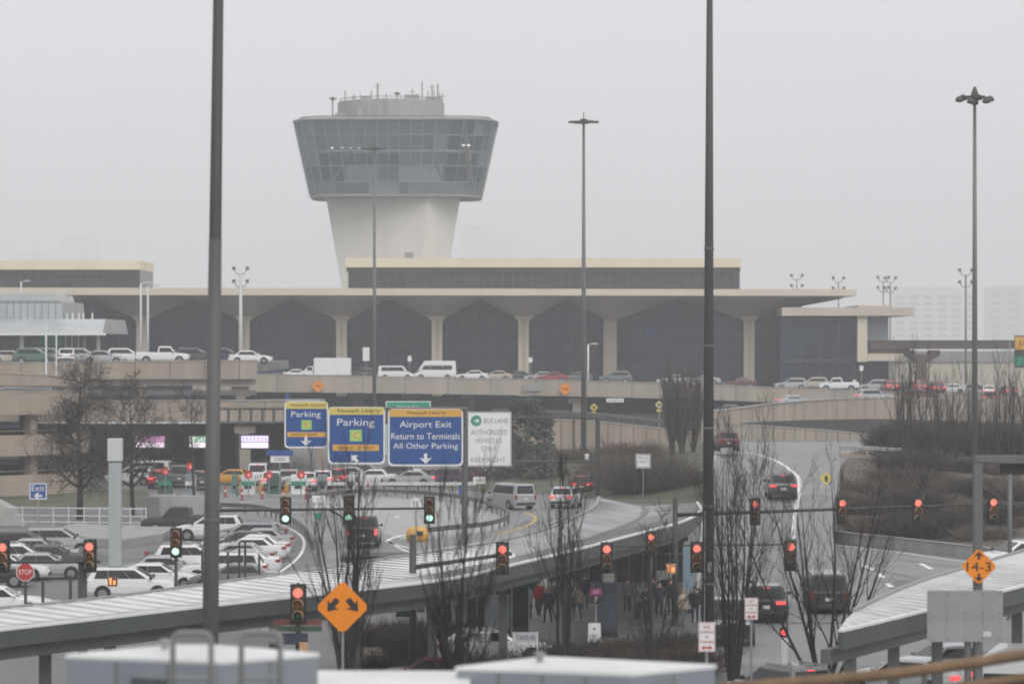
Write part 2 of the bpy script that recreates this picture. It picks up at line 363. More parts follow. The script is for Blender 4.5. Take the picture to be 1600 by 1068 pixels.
# ------------------------------------------------------------------ traffic signals
def signal_proto(on):
    root = thing('traffic_signal', None, 'traffic light')
    b = MB(); b.box((0, .06, 0), (.50, .03, 1.24)); b.build('backplate', M['black'], root)
    b = MB(); b.box((0, -.05, 0), (.36, .19, 1.08)); b.build('housing', M['sigd'], root, bevel=.03)
    for k, z in enumerate((.35, 0, -.35)):
        key = 'ryg'[k]
        m = M['lens_' + key] if key == on else M['lens_off_' + key]
        l = MB(); l.lathe([(.0, .0), (.145, .0), (.14, .025), (.08, .05), (0, .058)], n=18)
        l.v = [(x, -.15 - z_, y + z) for x, y, z_ in l.v]
        l.build('lens', m, root, smooth=True)
        v = MB()
        ring = []
        for (r_, yy) in ((.16, -.14), (.16, -.36), (.15, -.36), (.15, -.14)):
            ring.append([(r_ * math.cos(a), yy, z + r_ * math.sin(a)) for a in [R(-25 + 230 * i / 14) for i in range(15)]])
        ring.append(ring[0]); v.loft(ring, close=False, caps=False)
        v.build('visor', M['sigy'], root)
    t = MB(); t.tube([(0, .03, .54), (0, .03, .66)], .03, 8); t.build('bracket', M['black'], root)
    return root
SIG = {}
def signal(on, px, py, D, label, group):
    loc = P(px, py, D)
    if on not in SIG:
        SIG[on] = signal_proto(on); o = SIG[on]; o.location = loc; o['label'] = label; o['group'] = group; return o
    return dup(SIG[on], loc, 0, label, group)

def pole(name, label, cat, base, top_z, r0, r1, m, group=None, n=14, kind_parts=True):
    root = thing(name, label, cat, base, 0, group)
    b = MB(); h = top_z - base[2]; b.tube([(0, 0, 0), (0, 0, h * .5), (0, 0, h)], [r0, (r0 + r1) / 2, r1], n); b.build('pole', m, root, smooth=True)
    b = MB(); b.lathe([(r0 * 2.0, 0), (r0 * 2.0, .06), (r0 * 1.3, .08), (r0 * 1.2, .5), (r0, .52)], n=12); b.build('base', m, root)
    return root

def mast_arm(label, px, ptop, D, zbase, arm_px, arm_py0, arm_py1, r=.16, tip=.05, group='mast arm poles of the junction'):
    b0 = P(px, ptop, D); b0.z = zbase
    root = pole('signal_mast', label, 'signal pole', b0, P(px, ptop, D).z, r, r * .8, M['poled'], group)
    a = P(px, arm_py0, D) - b0; e = P(arm_px, arm_py1, D) - b0
    t = MB(); t.tube([a, a.lerp(e, .5), e], [r * .62, r * .45, tip], 10); t.build('arm', M['poled'], root, smooth=True)
    return root

# ------------------------------------------------------------------ plants
def grow(mb, tw, rng, p, d, ln, r, depth, up, jit, kids, thin, minr=.012):
    n = 5; pts = [p]; rs = [r]; q = p.copy(); dd = d.copy()
    for i in range(n):
        dd = (dd + Vector((rng.uniform(-jit, jit), rng.uniform(-jit, jit), rng.uniform(-jit, jit) + up))).normalized()
        q = q + dd * ln / n; pts.append(q.copy()); rs.append(max(minr * .6, r * (1 - (i + 1) / n * .72)))
    (mb if depth > 0 else tw).tube(pts, rs, 5 if depth > 1 else (4 if depth > 0 else 3), cap=False)
    if depth <= 0: return
    for k in range(kids):
        f = rng.uniform(.22, 1.0); i = min(n - 1, int(f * n)); pp = pts[i].lerp(pts[i + 1], f * n - i if f < 1 else 1)
        ax = (pts[i + 1] - pts[i]).normalized(); o = ax.orthogonal().normalized(); o = Matrix.Rotation(rng.uniform(0, 6.283), 3, ax) @ o
        nd = (ax * math.cos(thin) + o * math.sin(thin) * rng.uniform(.6, 1.2)).normalized()
        grow(mb, tw, rng, pp, nd, ln * rng.uniform(.38, .62), max(minr, rs[i] * .55), depth - 1, up, jit, kids, thin, minr)

def bare_tree(name, label, loc, h, seed, stems=1, lean=.12, r=.12, kids=7, depth=3, up=.05, jit=.12, ang=.6, trunk_frac=.35, mt=None, group=None, minr=.012, crown_top=1.0):
    rng = random.Random(seed); root = thing(name, label, 'tree', loc, 0, group)
    mb, tw = MB(), MB()
    for s in range(stems):
        a = rng.uniform(0, 6.283); d = Vector((math.cos(a) * lean * rng.uniform(.4, 1.4), math.sin(a) * lean, 1)).normalized()
        if stems == 1: d = Vector((0.02, 0, 1))
        n = 8; pts = [Vector((math.cos(a) * .12 * (stems > 1), math.sin(a) * .12 * (stems > 1), 0))]; rs = [r]; q = pts[0].copy(); hh = h * rng.uniform(.82, 1.0) if s else h
        for i in range(n):
            d = (d + Vector((rng.uniform(-.05, .05), rng.uniform(-.05, .05), .06))).normalized()
            q = q + d * hh / n; pts.append(q.copy()); rs.append(max(minr, r * (1 - (i + 1) / n) ** .8))
        mb.tube(pts, rs, 8, cap=False)
        nb = int(kids * (3.2 if stems == 1 else 2.0))
        for k in range(nb):
            f = trunk_frac + (1 - trunk_frac) * (k + rng.random()) / nb; i = min(n - 1, int(f * n)); pp = pts[i].lerp(pts[i + 1], f * n - i)
            ax = (pts[i + 1] - pts[i]).normalized(); o = Matrix.Rotation(rng.uniform(0, 6.283), 3, ax) @ ax.orthogonal().normalized()
            nd = (ax * math.cos(ang) + o * math.sin(ang)).normalized()
            grow(mb, tw, rng, pp, nd, hh * (.40 * (1.15 - f * .75)) * rng.uniform(.7, 1.1), max(minr, rs[i] * .55), depth - 1, up, jit, kids, ang, minr)
    mb.build('trunk', M['bark'], root); tw.build('crown', mt or M['twig'], root)
    return root

def twig_bush(name, label, loc, w_, h_, seed, n, mt, group=None, r=.012, up=.10):
    rng = random.Random(seed); root = thing(name, label, 'shrub', loc, 0, group); tw = MB()
    for k in range(n):
        a = rng.uniform(0, 6.283); rr = math.sqrt(rng.random()) * w_ * .30
        p = Vector((rr * math.cos(a), rr * math.sin(a), 0))
        ta = rng.uniform(0, 1) ** .7 * 1.15
        d = Vector((math.cos(a + rng.uniform(-.6, .6)) * math.sin(ta), math.sin(a + rng.uniform(-.6, .6)) * math.sin(ta), math.cos(ta))).normalized()
        ln = h_ * rng.uniform(.55, 1.0) / max(.55, math.cos(ta) + .25)
        ln = min(ln, w_ * .55 / max(.2, math.sin(ta)))
        pts = [p]
        for i in range(4):
            d = (d + Vector((rng.uniform(-.3, .3), rng.uniform(-.3, .3), rng.uniform(-.2, .3)))).normalized(); pts.append(pts[-1] + d * ln / 4)
        tw.tube(pts, [r * 1.6, r * 1.3, r, r * .8, r * .4], 3, cap=False)
        for q in range(3):
            i = rng.randint(1, 3); dd = (d + Vector((rng.uniform(-.9, .9), rng.uniform(-.9, .9), rng.uniform(-.3, .7)))).normalized()
            tw.tube([pts[i], pts[i] + dd * ln * .16, pts[i] + dd * ln * .3 + Vector((0, 0, rng.uniform(-.1, .15)))], [r, r * .7, r * .4], 3, cap=False)
    tw.build('branches', mt, root)
    return root

def leaf_tree(name, label, loc, h, w_, seed, n, mt, cat='tree', size=.34, low=.1, group=None):
    rng = random.Random(seed); root = thing(name, label, cat, loc, 0, group); cr = MB(); tr = MB()
    tr.tube([(0, 0, 0), (.1, 0, h * .5), (0, .1, h * .92)], [.22 * h / 10, .15 * h / 10, .03], 8)
    cl = []
    for k in range(46):
        z = rng.uniform(low, .98); rad = w_ / 2 * (math.sin(min(1, (1 - z) * 1.5 + .12) * math.pi / 2)) * rng.uniform(.35, 1.05); a = rng.uniform(0, 6.283)
        cl.append((Vector((rad * math.cos(a), rad * math.sin(a), z * h)), rng.uniform(.09, .17) * w_ + .25))
        tr.tube([(0, 0, z * h * .75), cl[-1][0]], [.05, .015], 4, cap=False)
    for k in range(n):
        c, rr = rng.choice(cl)
        while True:
            o = Vector((rng.uniform(-1, 1), rng.uniform(-1, 1), rng.uniform(-1, 1)))
            if o.length <= 1: break
        p = c + Vector((o.x * rr, o.y * rr, o.z * rr * .75))
        u = Vector((rng.uniform(-1, 1), rng.uniform(-1, 1), rng.uniform(-.6, .6))).normalized(); v = u.orthogonal().normalized(); s_ = size * rng.uniform(.5, 1.1)
        cr.add([p - u * s_ * .5, p + v * s_ * .28, p + u * s_ * .5, p - v * s_ * .28], [(0, 1, 2, 3)])
    tr.build('trunk', M['bark'], root); cr.build('crown', mt, root)
    return root

# ------------------------------------------------------------------ people
def person(label, loc, heading, coat, legs, pose=0, h=1.74, hair='dark', bag=None):
    root = thing('person', label, 'person', loc, R(heading), 'people waiting at the bus stop')
    k = h / 1.74; V = []; E = []; RA = []
    def v(x, y, z, r, par=None):
        V.append((x * k, y * k, z * k)); RA.append(r * k)
        if par is not None: E.append((par, len(V) - 1))
        return len(V) - 1
    pel = v(0, 0, .95, .15); wa = v(0, 0, 1.10, .145, pel); ch = v(0, .0, 1.32, .165, wa); ne = v(0, .01, 1.49, .06, ch); hd = v(0, .02, 1.58, .088, ne); tp = v(0, .015, 1.68, .078, hd)
    no = v(0, .105, 1.585, .018, hd)
    stride = (0, .16, .28)[pose]
    for sx in (-1, 1):
        sh = v(sx * .19, 0, 1.41, .075, ch)
        if pose == 2 and sx == 1: el = v(sx * .25, .05, 1.15, .058, sh); wr = v(sx * .14, .24, 1.16, .042, el); hx = v(sx * .08, .30, 1.17, .034, wr); dv = Vector((-.5, .8, 0))
        else: el = v(sx * .25, -.04 + sx * stride * .2, 1.13, .058, sh); wr = v(sx * .26, .03 + sx * stride * .4, .89, .042, el); hx = v(sx * .26, .05 + sx * stride * .45, .81, .034, wr); dv = Vector((0, .15, -1))
        p = Vector(V[hx]) / k; sd_ = Vector((0, 1, 0)) if abs(dv.z) > .5 else Vector((0, 0, 1))
        for f in range(4):
            b_ = p + sd_ * (f - 1.5) * .019 + dv.normalized() * .03; a = v(*b_, .011, hx); v(*(b_ + dv.normalized() * (.045 + .01 * (f in (1, 2)))), .008, a)
        b_ = p + sd_ * .045; a = v(*b_, .012, hx); v(*(b_ + dv.normalized() * .04), .009, a)
        hp = v(sx * .10, 0, .88, .115, pel); kn = v(sx * .11, .03 + sx * stride * .5, .49, .075, hp); an = v(sx * .11, -.03 + sx * stride, .09, .052, kn); v(sx * .12, .14 + sx * stride, .045, .042, an)
    me = bpy.data.meshes.new('tmp'); me.from_pydata(V, E, []); o = bpy.data.objects.new('tmp', me); C.objects.link(o)
    sk = o.modifiers.new('s', 'SKIN'); su = o.modifiers.new('u', 'SUBSURF'); su.levels = 1
    for i, s_ in enumerate(me.skin_vertices[0].data): s_.radius = (RA[i], RA[i] * (.78 if i in (0, 1, 2) else 1)); s_.use_root = (i == 0)
    bpy.context.view_layer.update()
    dg = bpy.context.evaluated_depsgraph_get(); m2 = bpy.data.meshes.new_from_object(o.evaluated_get(dg)); bpy.data.objects.remove(o); bpy.data.meshes.remove(me)
    m2.materials.clear()
    skin = mat('skin', (.42, .26, .18), .6, var=0); shoe = M['black']
    for m_ in (skin, coat, legs, shoe): m2.materials.append(m_)
    for p in m2.polygons:
        z = p.center.z / k; x = abs(p.center.x) / k
        p.material_index = 0 if z > 1.47 or (x > .05 and z < .88 and z > .70 and x > .205) else (1 if z > .80 else (2 if z > .10 else 3)); p.use_smooth = True
    if pose == 2:
        for p in m2.polygons:
            if p.center.y / k > .26 and p.center.z / k > 1.0 and p.center.z / k < 1.3: p.material_index = 0
    b = bpy.data.objects.new('body', m2); C.objects.link(b); b.parent = root
    hm = M['black'] if hair == 'dark' else mat('fair hair', (.22, .15, .08), .7, var=0)
    q = MB(); q.lathe([(.02, 1.56), (.098, 1.60), (.104, 1.66), (.085, 1.735), (.03, 1.77), (0, 1.772)], n=14)
    q.v = [(x * k, (y - .015) * k, z * k) for x, y, z in q.v]; q.build('hair', hm, root, smooth=True)
    q = MB(); q.lathe([(.155, .80), (.19, .82), (.185, 1.0), (.175, 1.12), (.20, 1.28), (.19, 1.40), (.10, 1.475), (.07, 1.48)], n=18)
    q.v = [(x * 1.12 * k, y * .80 * k, z * k) for x, y, z in q.v]; q.build('coat', coat, root, smooth=True)
    for sx in (-1, 1):
        q = MB(); q.lathe([(0, -.012), (.012, 0), (0, .012)], n=6); q.v = [(x * k + sx * .035 * k, y * k + .098 * k, z * k + 1.61 * k) for x, y, z in q.v]; q.build('eye', M['signk'], root)
        q = MB(); q.lathe([(0, -.03), (.014, 0), (0, .03)], n=6); q.v = [(x * k + sx * .092 * k, y * k, z * k + 1.58 * k) for x, y, z in q.v]; q.build('ear', skin, root)
    q = MB(); q.box((0, .099 * k, 1.535 * k), (.045 * k, .012 * k, .010 * k)); q.build('mouth', mat('lips', (.30, .10, .09), .6, var=0), root)
    return root

# ------------------------------------------------------------------ signs
def sign(name, label, cat, c, w_, h_, bgm, border=None, thick=.05, diamond=False, rnd=0.0, group=None, legs=None, legm=None, rz=0):
    """c: centre of the sign face, which looks towards -y; legs: list of (dx, z of the foot)."""
    root = thing(name, label, cat, (c.x, c.y, c.z), R(rz), group)
    b = MB()
    if diamond:
        r = w_ / 2; poly = []
        k = .10
        for (ax, az, bx, bz) in ((0,-1,1,0),(1,0,0,1),(0,1,-1,0),(-1,0,0,-1)):
            poly += [(r * (ax + (bx - ax) * k), r * (az + (bz - az) * k)), (r * (bx + (ax - bx) * k), r * (bz + (az - bz) * k))]
        b.prism(poly, 0, thick)
    else:
        q = min(rnd, w_ * .3, h_ * .3); x, z = w_ / 2, h_ / 2; poly = []
        if q > 0:
            for cx, cz, a0 in ((x - q, z - q, 0), (-x + q, z - q, 90), (-x + q, -z + q, 180), (x - q, -z + q, 270)):
                poly += [(cx + q * math.cos(R(a0 + 30 * i)), cz + q * math.sin(R(a0 + 30 * i))) for i in range(4)]
        else: poly = [(-x, -z), (x, -z), (x, z), (-x, z)]
        b.prism(poly, 0, thick)
    b.build('panel', bgm, root)
    if border:
        bm_, bw, inset = border; t = MB(); n = len(poly)
        def scl(p, d):
            if diamond: return (p[0] * (1 - d / (w_ / 2) * 1.414), p[1] * (1 - d / (w_ / 2) * 1.414))
            return (p[0] * (1 - d / (w_ / 2)), p[1] * (1 - d / (h_ / 2)))
        A = [scl(p, inset) for p in poly]; B = [scl(p, inset + bw) for p in poly]
        t.loft([[(x, -.004, z) for x, z in A], [(x, -.006, z) for x, z in A], [(x, -.006, z) for x, z in B], [(x, -.004, z) for x, z in B], [(x, -.004, z) for x, z in A]], caps=False)
        t.build('border', bm_, root)
    if legs:
        for dx, zf in legs:
            t = MB(); t.tube([(dx, thick + .06 + .06 * (w_ >= 2), zf - c.z), (dx, thick + .06 + .06 * (w_ >= 2), h_ * .3)], .045 if w_ < 2 else .10, 8); t.build('post', legm or M['galv'], root)
    return root
def rect(root, name, m, cx, cz, w_, h_, y=.008):
    t = MB(); t.box((cx, -y / 2 - .001, cz), (w_, y, h_)); return t.build(name, m, root)
def arrow(root, m, cx, cz, s, ang=-90, y=.010, shaft=.30, head=.50, name='arrow'):
    a = R(ang); pts = [(-.5, -shaft * .35), (0.02, -shaft * .35), (-.10, -head), (.5, 0), (-.10, head), (0.02, shaft * .35), (-.5, shaft * .35)]
    poly = [(cx + s * (x * math.cos(a) - z * math.sin(a)), cz + s * (x * math.sin(a) + z * math.cos(a))) for x, z in pts]
    t = MB(); t.prism(poly, -y, -.001); return t.build(name, m, root)
def disc(root, name, m, cx, cz, r, y=.012, n=20, r_in=0.0):
    t = MB(); t.prism([(cx + r * math.cos(2 * math.pi * i / n), cz + r * math.sin(2 * math.pi * i / n)) for i in range(n)], -y, -.001); return t.build(name, m, root)
# ================================================================== GROUND, ROADS
def struct(o): o['kind'] = 'structure'; return o
b = MB(); b.add([(-1100, -60, 0), (1100, -60, 0), (1100, 5400, 0), (-1100, 5400, 0)], [(0, 1, 2, 3)])
struct(b.build('ground', M['asphalt']))
def sheet(name, m, poly, z=.004):
    b = MB(); b.add([(p.x, p.y, z) for p in poly], [tuple(range(len(poly)))]); return struct(b.build(name, m))
sheet('parking_lot', M['lot'], [G(-120, 813), G(300, 806), G(440, 822), G(505, 862), G(470, 930), G(330, 1000), G(-120, 1060)])
sheet('plaza_road', M['road'], [G(330, 770), G(760, 766), G(930, 780), G(935, 800), G(640, 905), G(500, 905), G(512, 862), G(445, 818), G(330, 800)], .005)
sheet('cross_road', M['road'], [G(1240, 836), G(1400, 850), G(1700, 880), G(1700, 1040), G(1150, 1040), G(1080, 960), G(1090, 880)], .005)
sheet('traffic_island', M['kerb'], [G(482, 780), G(600, 776), G(700, 783), G(765, 798), G(797, 816), G(768, 830), G(700, 838), G(640, 845), G(560, 822)], .010)
sheet('lawn', M['grass'], [G(20, 764), G(232, 764), G(234, 792), G(-90, 792)], .006)
def ribbon(name, pts, wd, z=.014, m='paint', closed=False):
    pts = [Vector((p.x, p.y, 0)) for p in pts]; vs = []; fs = []
    for i, p in enumerate(pts):
        d = (pts[min(i + 1, len(pts) - 1)] - pts[max(i - 1, 0)]).normalized(); s_ = Vector((-d.y, d.x, 0)) * wd / 2
        vs += [(p.x - s_.x, p.y - s_.y, z), (p.x + s_.x, p.y + s_.y, z)]
    for i in range(len(pts) - 1): fs.append((2*i, 2*i+1, 2*i+3, 2*i+2))
    b = MB(); b.add(vs, fs); return struct(b.build(name, M[m]))
def spl(pts, k=6):          # Catmull-Rom through tuples
    out = []; n = len(pts)
    for i in range(n - 1):
        p = [pts[max(0, i - 1)], pts[i], pts[i + 1], pts[min(n - 1, i + 2)]]
        for j in range(k):
            t = j / k
            out.append(tuple(.5 * (2*b_ + (c_ - a_) * t + (2*a_ - 5*b_ + 4*c_ - d_) * t*t + (3*b_ - a_ - 3*c_ + d_) * t**3) for a_, b_, c_, d_ in zip(*p)))
    out.append(tuple(pts[-1])); return out
def gl(pts, k=6): return [G(x, y) for x, y in spl(pts, k)]
for pts, wd, mm in (
    ([(935, 775), (938, 790), (905, 808), (840, 832), (760, 850), (660, 872)], .45, 'paint'),
    ([(640, 856), (606, 845), (640, 834), (720, 826)], .30, 'paint'),
    ([(606, 845), (640, 862), (680, 858), (760, 846)], .25, 'paint'),
    ([(820, 800), (838, 810), (815, 824), (770, 836)], .22, 'ypaint'),
    ([(770, 772), (840, 778), (868, 776)], .2, 'ypaint'),
    ([(345, 790), (420, 780), (470, 782)], .18, 'paint'), ([(618, 806), (626, 809)], .2, 'paint'), ([(586, 796), (592, 798)], .2, 'paint'),
    ([(372, 925), (430, 898), (468, 868), (474, 842), (450, 824), (420, 812)], .2, 'paint'),
    ([(1250, 836), (1300, 850), (1400, 862), (1500, 876), (1640, 892)], .22, 'paint'),
    ([(1262, 852), (1285, 866), (1300, 872)], .3, 'paint')):
    ribbon('road_marking', gl(pts), wd, m=mm)
for a, c in (((1348, 882), (1364, 890)), ((1372, 896), (1380, 902)), ((1385, 911), (1393, 917)), ((1438, 880), (1456, 889)), ((1466, 896), (1476, 902))):
    ribbon('road_marking', [G(*a), G(*c)], .3)
for k in range(9):      # bay lines of the car park
    y = 838 + k * 8.2; ribbon('road_marking', [G(262 + k * 4, y), G(430 - k * 2, y)], .12)

# ramp that climbs to the upper road
RA_ = [(150, .03, 1083, 1345), (165, .5, 1090, 1322), (180, 1.1, 1094, 1306), (195, 1.8, 1097, 1300), (210, 2.6, 1099, 1302), (230, 3.15, 1105, 1312), (255, 3.35, 1111, 1314), (290, 3.35, 1114, 1330), (334, 3.0, 1110, 1390)]
b = MB(); rings = []
for D, z, l, r_ in RA_:
    xl, xr = (l - 800) / F * D, (r_ - 800) / F * D
    rings.append([(xl - .1, D, -.2), (xl, D, z), (xr, D, z), (xr + .1, D, -.2)])
b.loft(rings, close=False, caps=False); b.add([rings[-1][k] for k in range(4)], [(0, 1, 2, 3)])
struct(b.build('ramp_road', M['road']))
def on_ramp(px, D):
    for (d0, z0, *_), (d1, z1, *_) in zip(RA_, RA_[1:]):
        if d0 <= D <= d1: z = z0 + (z1 - z0) * (D - d0) / (d1 - d0); break
    return Vector(((px - 800) / F * D, D, z))
def ramp_line(pts, wd):
    c = [on_ramp(px, D) for px, D in spl(pts, 8)]; vs = []
    for i, p in enumerate(c):
        d = (c[min(i + 1, len(c) - 1)] - c[max(i - 1, 0)]); d.z = 0; d.normalize(); s_ = Vector((-d.y, d.x, 0)) * wd / 2
        vs += [(p.x - s_.x, p.y - s_.y, p.z + .02), (p.x + s_.x, p.y + s_.y, p.z + .02)]
    b = MB(); b.add(vs, [(2*i, 2*i+1, 2*i+3, 2*i+2) for i in range(len(c) - 1)]); struct(b.build('road_marking', M['paint']))
ramp_line([(1140, 293), (1178, 286), (1210, 270), (1232, 252), (1247, 238), (1249, 224), (1245, 210), (1241, 198), (1240, 190)], .28)
ramp_line([(1103, 205), (1108, 220), (1114, 250), (1117, 285)], .2)
for pts in ([(1110, 160), (1118, 185), (1124, 215), (1130, 250), (1133, 290)], [(1138, 160), (1146, 185), (1150, 215), (1150, 250), (1146, 290)], [(1195, 160), (1200, 185), (1206, 212), (1200, 240), (1172, 270)], [(1222, 165), (1226, 185), (1231, 212), (1226, 240), (1196, 268)]):
    n0 = len(bpy.data.objects); c = [on_ramp(px, D) for px, D in spl(pts, 8)]; vs = []
    for i, p in enumerate(c):
        d = (c[min(i + 1, len(c) - 1)] - c[max(i - 1, 0)]); d.z = 0; d.normalize(); s_ = Vector((-d.y, d.x, 0)) * .32
        vs += [(p.x - s_.x, p.y - s_.y, p.z + .012), (p.x + s_.x, p.y + s_.y, p.z + .012)]
    b = MB(); b.add(vs, [(2*i, 2*i+1, 2*i+3, 2*i+2) for i in range(len(c) - 1)]); struct(b.build('tyre_track', M['track']))
for pts, wd in (([(700, 852), (800, 828), (880, 806), (905, 792)], .6), ([(720, 862), (830, 836), (912, 806), (926, 790)], .6), ([(350, 786), (440, 784), (520, 800), (566, 850)], .6), ([(360, 794), (430, 790), (500, 806), (545, 855)], .6), ([(1300, 880), (1400, 896), (1520, 925)], .6), ([(1290, 892), (1380, 910), (1480, 940)], .6), ([(1330, 868), (1440, 878), (1600, 902)], .6), ([(120, 880), (200, 872), (300, 862)], .7), ([(110, 905), (200, 892), (280, 885)], .6)):
    ribbon('tyre_track', gl(pts), wd, z=.010, m='track')
for q in ([(560, 820), (590, 822), (584, 834), (552, 832)], [(820, 812), (846, 814), (836, 824), (806, 822)], [(1400, 905), (1432, 908), (1424, 922), (1388, 919)], [(1500, 888), (1530, 891), (1524, 900), (1492, 897)], [(150, 868), (186, 866), (190, 874), (150, 877)]):
    sheet('asphalt_patch', M['patch'], [G(*p) for p in q], .0085)
# banks
def bank(name, m, rows, sub=4):
    rng = random.Random(5); g = [[Vector(p) for p in r_] for r_ in rows]
    V = []; nr, nc = len(g), len(g[0])
    R2 = [spl([tuple(p) for p in r_], sub) for r_ in g]
    cols = list(zip(*R2)); cols = [spl(list(c_), sub) for c_ in cols]
    nr = len(cols[0]); nc = len(cols); b = MB(); vs = []
    for j in range(nr):
        for i in range(nc):
            x, y, z = cols[i][j]; vs.append((x, y, z + (rng.uniform(-.06, .06) if 0 < j < nr - 1 else 0)))
    b.add(vs, [(j*nc+i, j*nc+i+1, (j+1)*nc+i+1, (j+1)*nc+i) for j in range(nr - 1) for i in range(nc - 1)])
    return struct(b.build(name, m, smooth=True))
def Z(px, D, z): return Vector(((px - 800) / F * D, D, z))
bank('grass_bank', M['grass'], [
    [G(690, 762), G(770, 770), G(850, 771), G(935, 781), G(1010, 786), Z(1097, 262, .02)],
    [Z(690, 312, .2), Z(770, 302, .5), Z(850, 302, .8), Z(935, 296, 1.0), Z(1010, 292, 1.2), Z(1108, 285, 1.9)],
    [Z(690, 345, .3), Z(770, 339, 1.1), Z(850, 338, 1.9), Z(935, 338, 2.2), Z(1010, 338, 2.4), Z(1112, 338, 2.9)]])
bank('planted_slope', M['mulch'], [
    [G(1262, 836), G(1330, 843), G(1400, 850), G(1500, 864), G(1620, 880), G(1800, 905)],
    [Z(1318, 232, 2.0), Z(1360, 236, 1.8), Z(1420, 236, 1.6), Z(1500, 232, 1.6), Z(1620, 226, 1.6), Z(1800, 215, 1.6)],
    [Z(1316, 262, 3.3), Z(1360, 262, 3.3), Z(1420, 262, 3.2), Z(1500, 262, 3.2), Z(1620, 262, 3.2), Z(1800, 260, 3.2)],
    [Z(1336, 334, 2.85), Z(1366, 334, 2.9), Z(1420, 334, 3.0), Z(1500, 334, 3.2), Z(1620, 334, 3.2), Z(1800, 334, 3.2)]])

# ================================================================== TERMINAL
YT = 490.0; u = YT / F
def tx(px): return (px - 800) * u
def tz(py): return H - (py - HY) * u
cols = [-98, 62, 222, 382, 534, 683, 818, 953, 1170]
term = thing('terminal_building', 'long terminal with a cream flat roof over arched concrete vaults and dark glass', 'airport terminal', (0, YT + 10, 0))
def TB(): return MB()
def put(mb, name, m, **k):
    mb.v = [(x, y - YT - 10, z) for x, y, z in mb.v]; return mb.build(name, m, term, **k)
# roof slab with its fascia: slopes a touch towards the corner cantilever
b = MB(); zt0, zt1, zb = tz(448), tz(452), tz(460)
b.loft([[(-120, YT, zb), (-120, YT, zt0), (-120, YT + 60, zt0), (-120, YT + 60, zb)],
        [(tx(1338), YT, tz(462)), (tx(1338), YT, zt1), (tx(1338), YT + 60, zt1), (tx(1338), YT + 60, tz(462))]])
put(b, 'roof', M['cream'])
# vaulted soffit: straight at the fascia, arched at the glass line
b = MB(); rim = MB(); YA = YT + 10; uA = YA / F
zs = tz(460) + .02
zcap = H - (499 - HY) * uA; zap = H - (468.5 - HY) * uA
def prof(a, c):
    """Arch points from column a to column c at the glass line."""
    xa, xc = tx(a) * YA / YT + .95, tx(c) * YA / YT - .95; m_ = (xa + xc) / 2; out = []
    for i in range(13):
        t = i / 12; x = xa + (xc - xa) * t; s_ = 1 - abs(2 * t - 1)
        out.append((x, zcap + (zap - zcap) * (1 - (1 - s_) ** 1.17)))
    return out
full = []
for a, c in zip(cols, cols[1:]):
    pr = prof(a, c); full += pr
    rim.loft([[(x, YA - .15, z - .0) for x, z in pr], [(x, YA - .15, z + .55) for x, z in pr], [(x, YA + .3, z + .55) for x, z in pr], [(x, YA + .3, z) for x, z in pr]], close=False, caps=False)
xa = tx(1170) * YA / YT + .95
last = [(xa, zcap), (xa + 4, zcap + 1.25), (xa + 8, zcap + 2.2), (xa + 13.5, zcap + 3.2)]
full += last
vs = []
for x, z in full: vs += [(x, YT + .3, zs - .02), (x, YT + 5, zs - (zs - z) * .35), (x, YA - .1, z + .02)]
b.add(vs, [(3*i+k, 3*i+k+1, 3*i+k+4, 3*i+k+3) for i in range(len(full) - 1) for k in range(2)])
put(b, 'vault', M['vault'], smooth=True); put(rim, 'vault_rim', M['cream'])
for c_ in cols[1:]:
    x = tx(c_) * YA / YT; wd = .62
    b = MB()
    if c_ == 953: b.box((x, YA - .2, (zcap + 6) / 2), (2.1, 1.4, zcap - 6 + 6))
    else:
        for s_ in (-1, 1): b.box((x + s_ * .52, YA - .2, (zcap + 0) / 2), (wd, 1.4, zcap))
        b.box((x, YA - .02, zcap / 2), (.5, 1.2, zcap))
    b.loft([[(x - .95, YA - .9, zcap - .3), (x + .95, YA - .9, zcap - .3), (x + .95, YA + .5, zcap - .3), (x - .95, YA + .5, zcap - .3)],
            [(x - 1.5, YA - 1.6, zcap + .55), (x + 1.5, YA - 1.6, zcap + .55), (x + 1.5, YA + .5, zcap + .55), (x - 1.5, YA + .5, zcap + .55)]])
    put(b, 'column', M['tan2'] if c_ == 953 else M['cream'])
b = MB(); b.box(((-120 + tx(1222)) / 2, YA + 2.2, 10), (tx(1222) + 120, .3, 24 - 3)); put(b, 'glass_wall', M['tglass'])
b = MB()
x = -118
while x < tx(1218): b.box((x, YA + 2.0, 10.2), (.10, .16, 20)); x += 2.45
for z in (9.6, 12.2, 14.8, 17.4): b.box(((-118 + tx(1218)) / 2, YA + 1.98, z), (tx(1218) + 118, .12, .12))
put(b, 'glazing_frame', M['mull'])
def upper_block(x0, x1, yt, ym, D):
    k = D / F; X0, X1 = (x0 - 800) * k, (x1 - 800) * k; Zt, Zm = H - (yt - HY) * k, H - (ym - HY) * k
    b = MB(); b.box(((X0 + X1) / 2, D + 10, (Zt + Zm) / 2), (X1 - X0, 20, Zt - Zm)); put(b, 'upper_fascia', M['cream'])
    b = MB(); b.box(((X0 + X1) / 2 + .1, D + 10.5, (Zm + 21) / 2 - .2), (X1 - X0 - .5, 19, Zm - 21 + .4)); put(b, 'upper_window_band', M['wglass'])
    b = MB(); b.box(((X0 + X1) / 2, D + .75, Zm - .35), (X1 - X0 - .2, .5, .7)); x = X0 + .5; rng = random.Random(3)
    while x < X1: b.box((x, D + .85, (Zm + 21) / 2 - .2), (.22, .4, Zm - 21)); x += 1.55
    put(b, 'upper_mullions', M['mull'])
upper_block(540, 1158, 403, 417.5, 515); upper_block(-260, 219, 407, 421, 515)
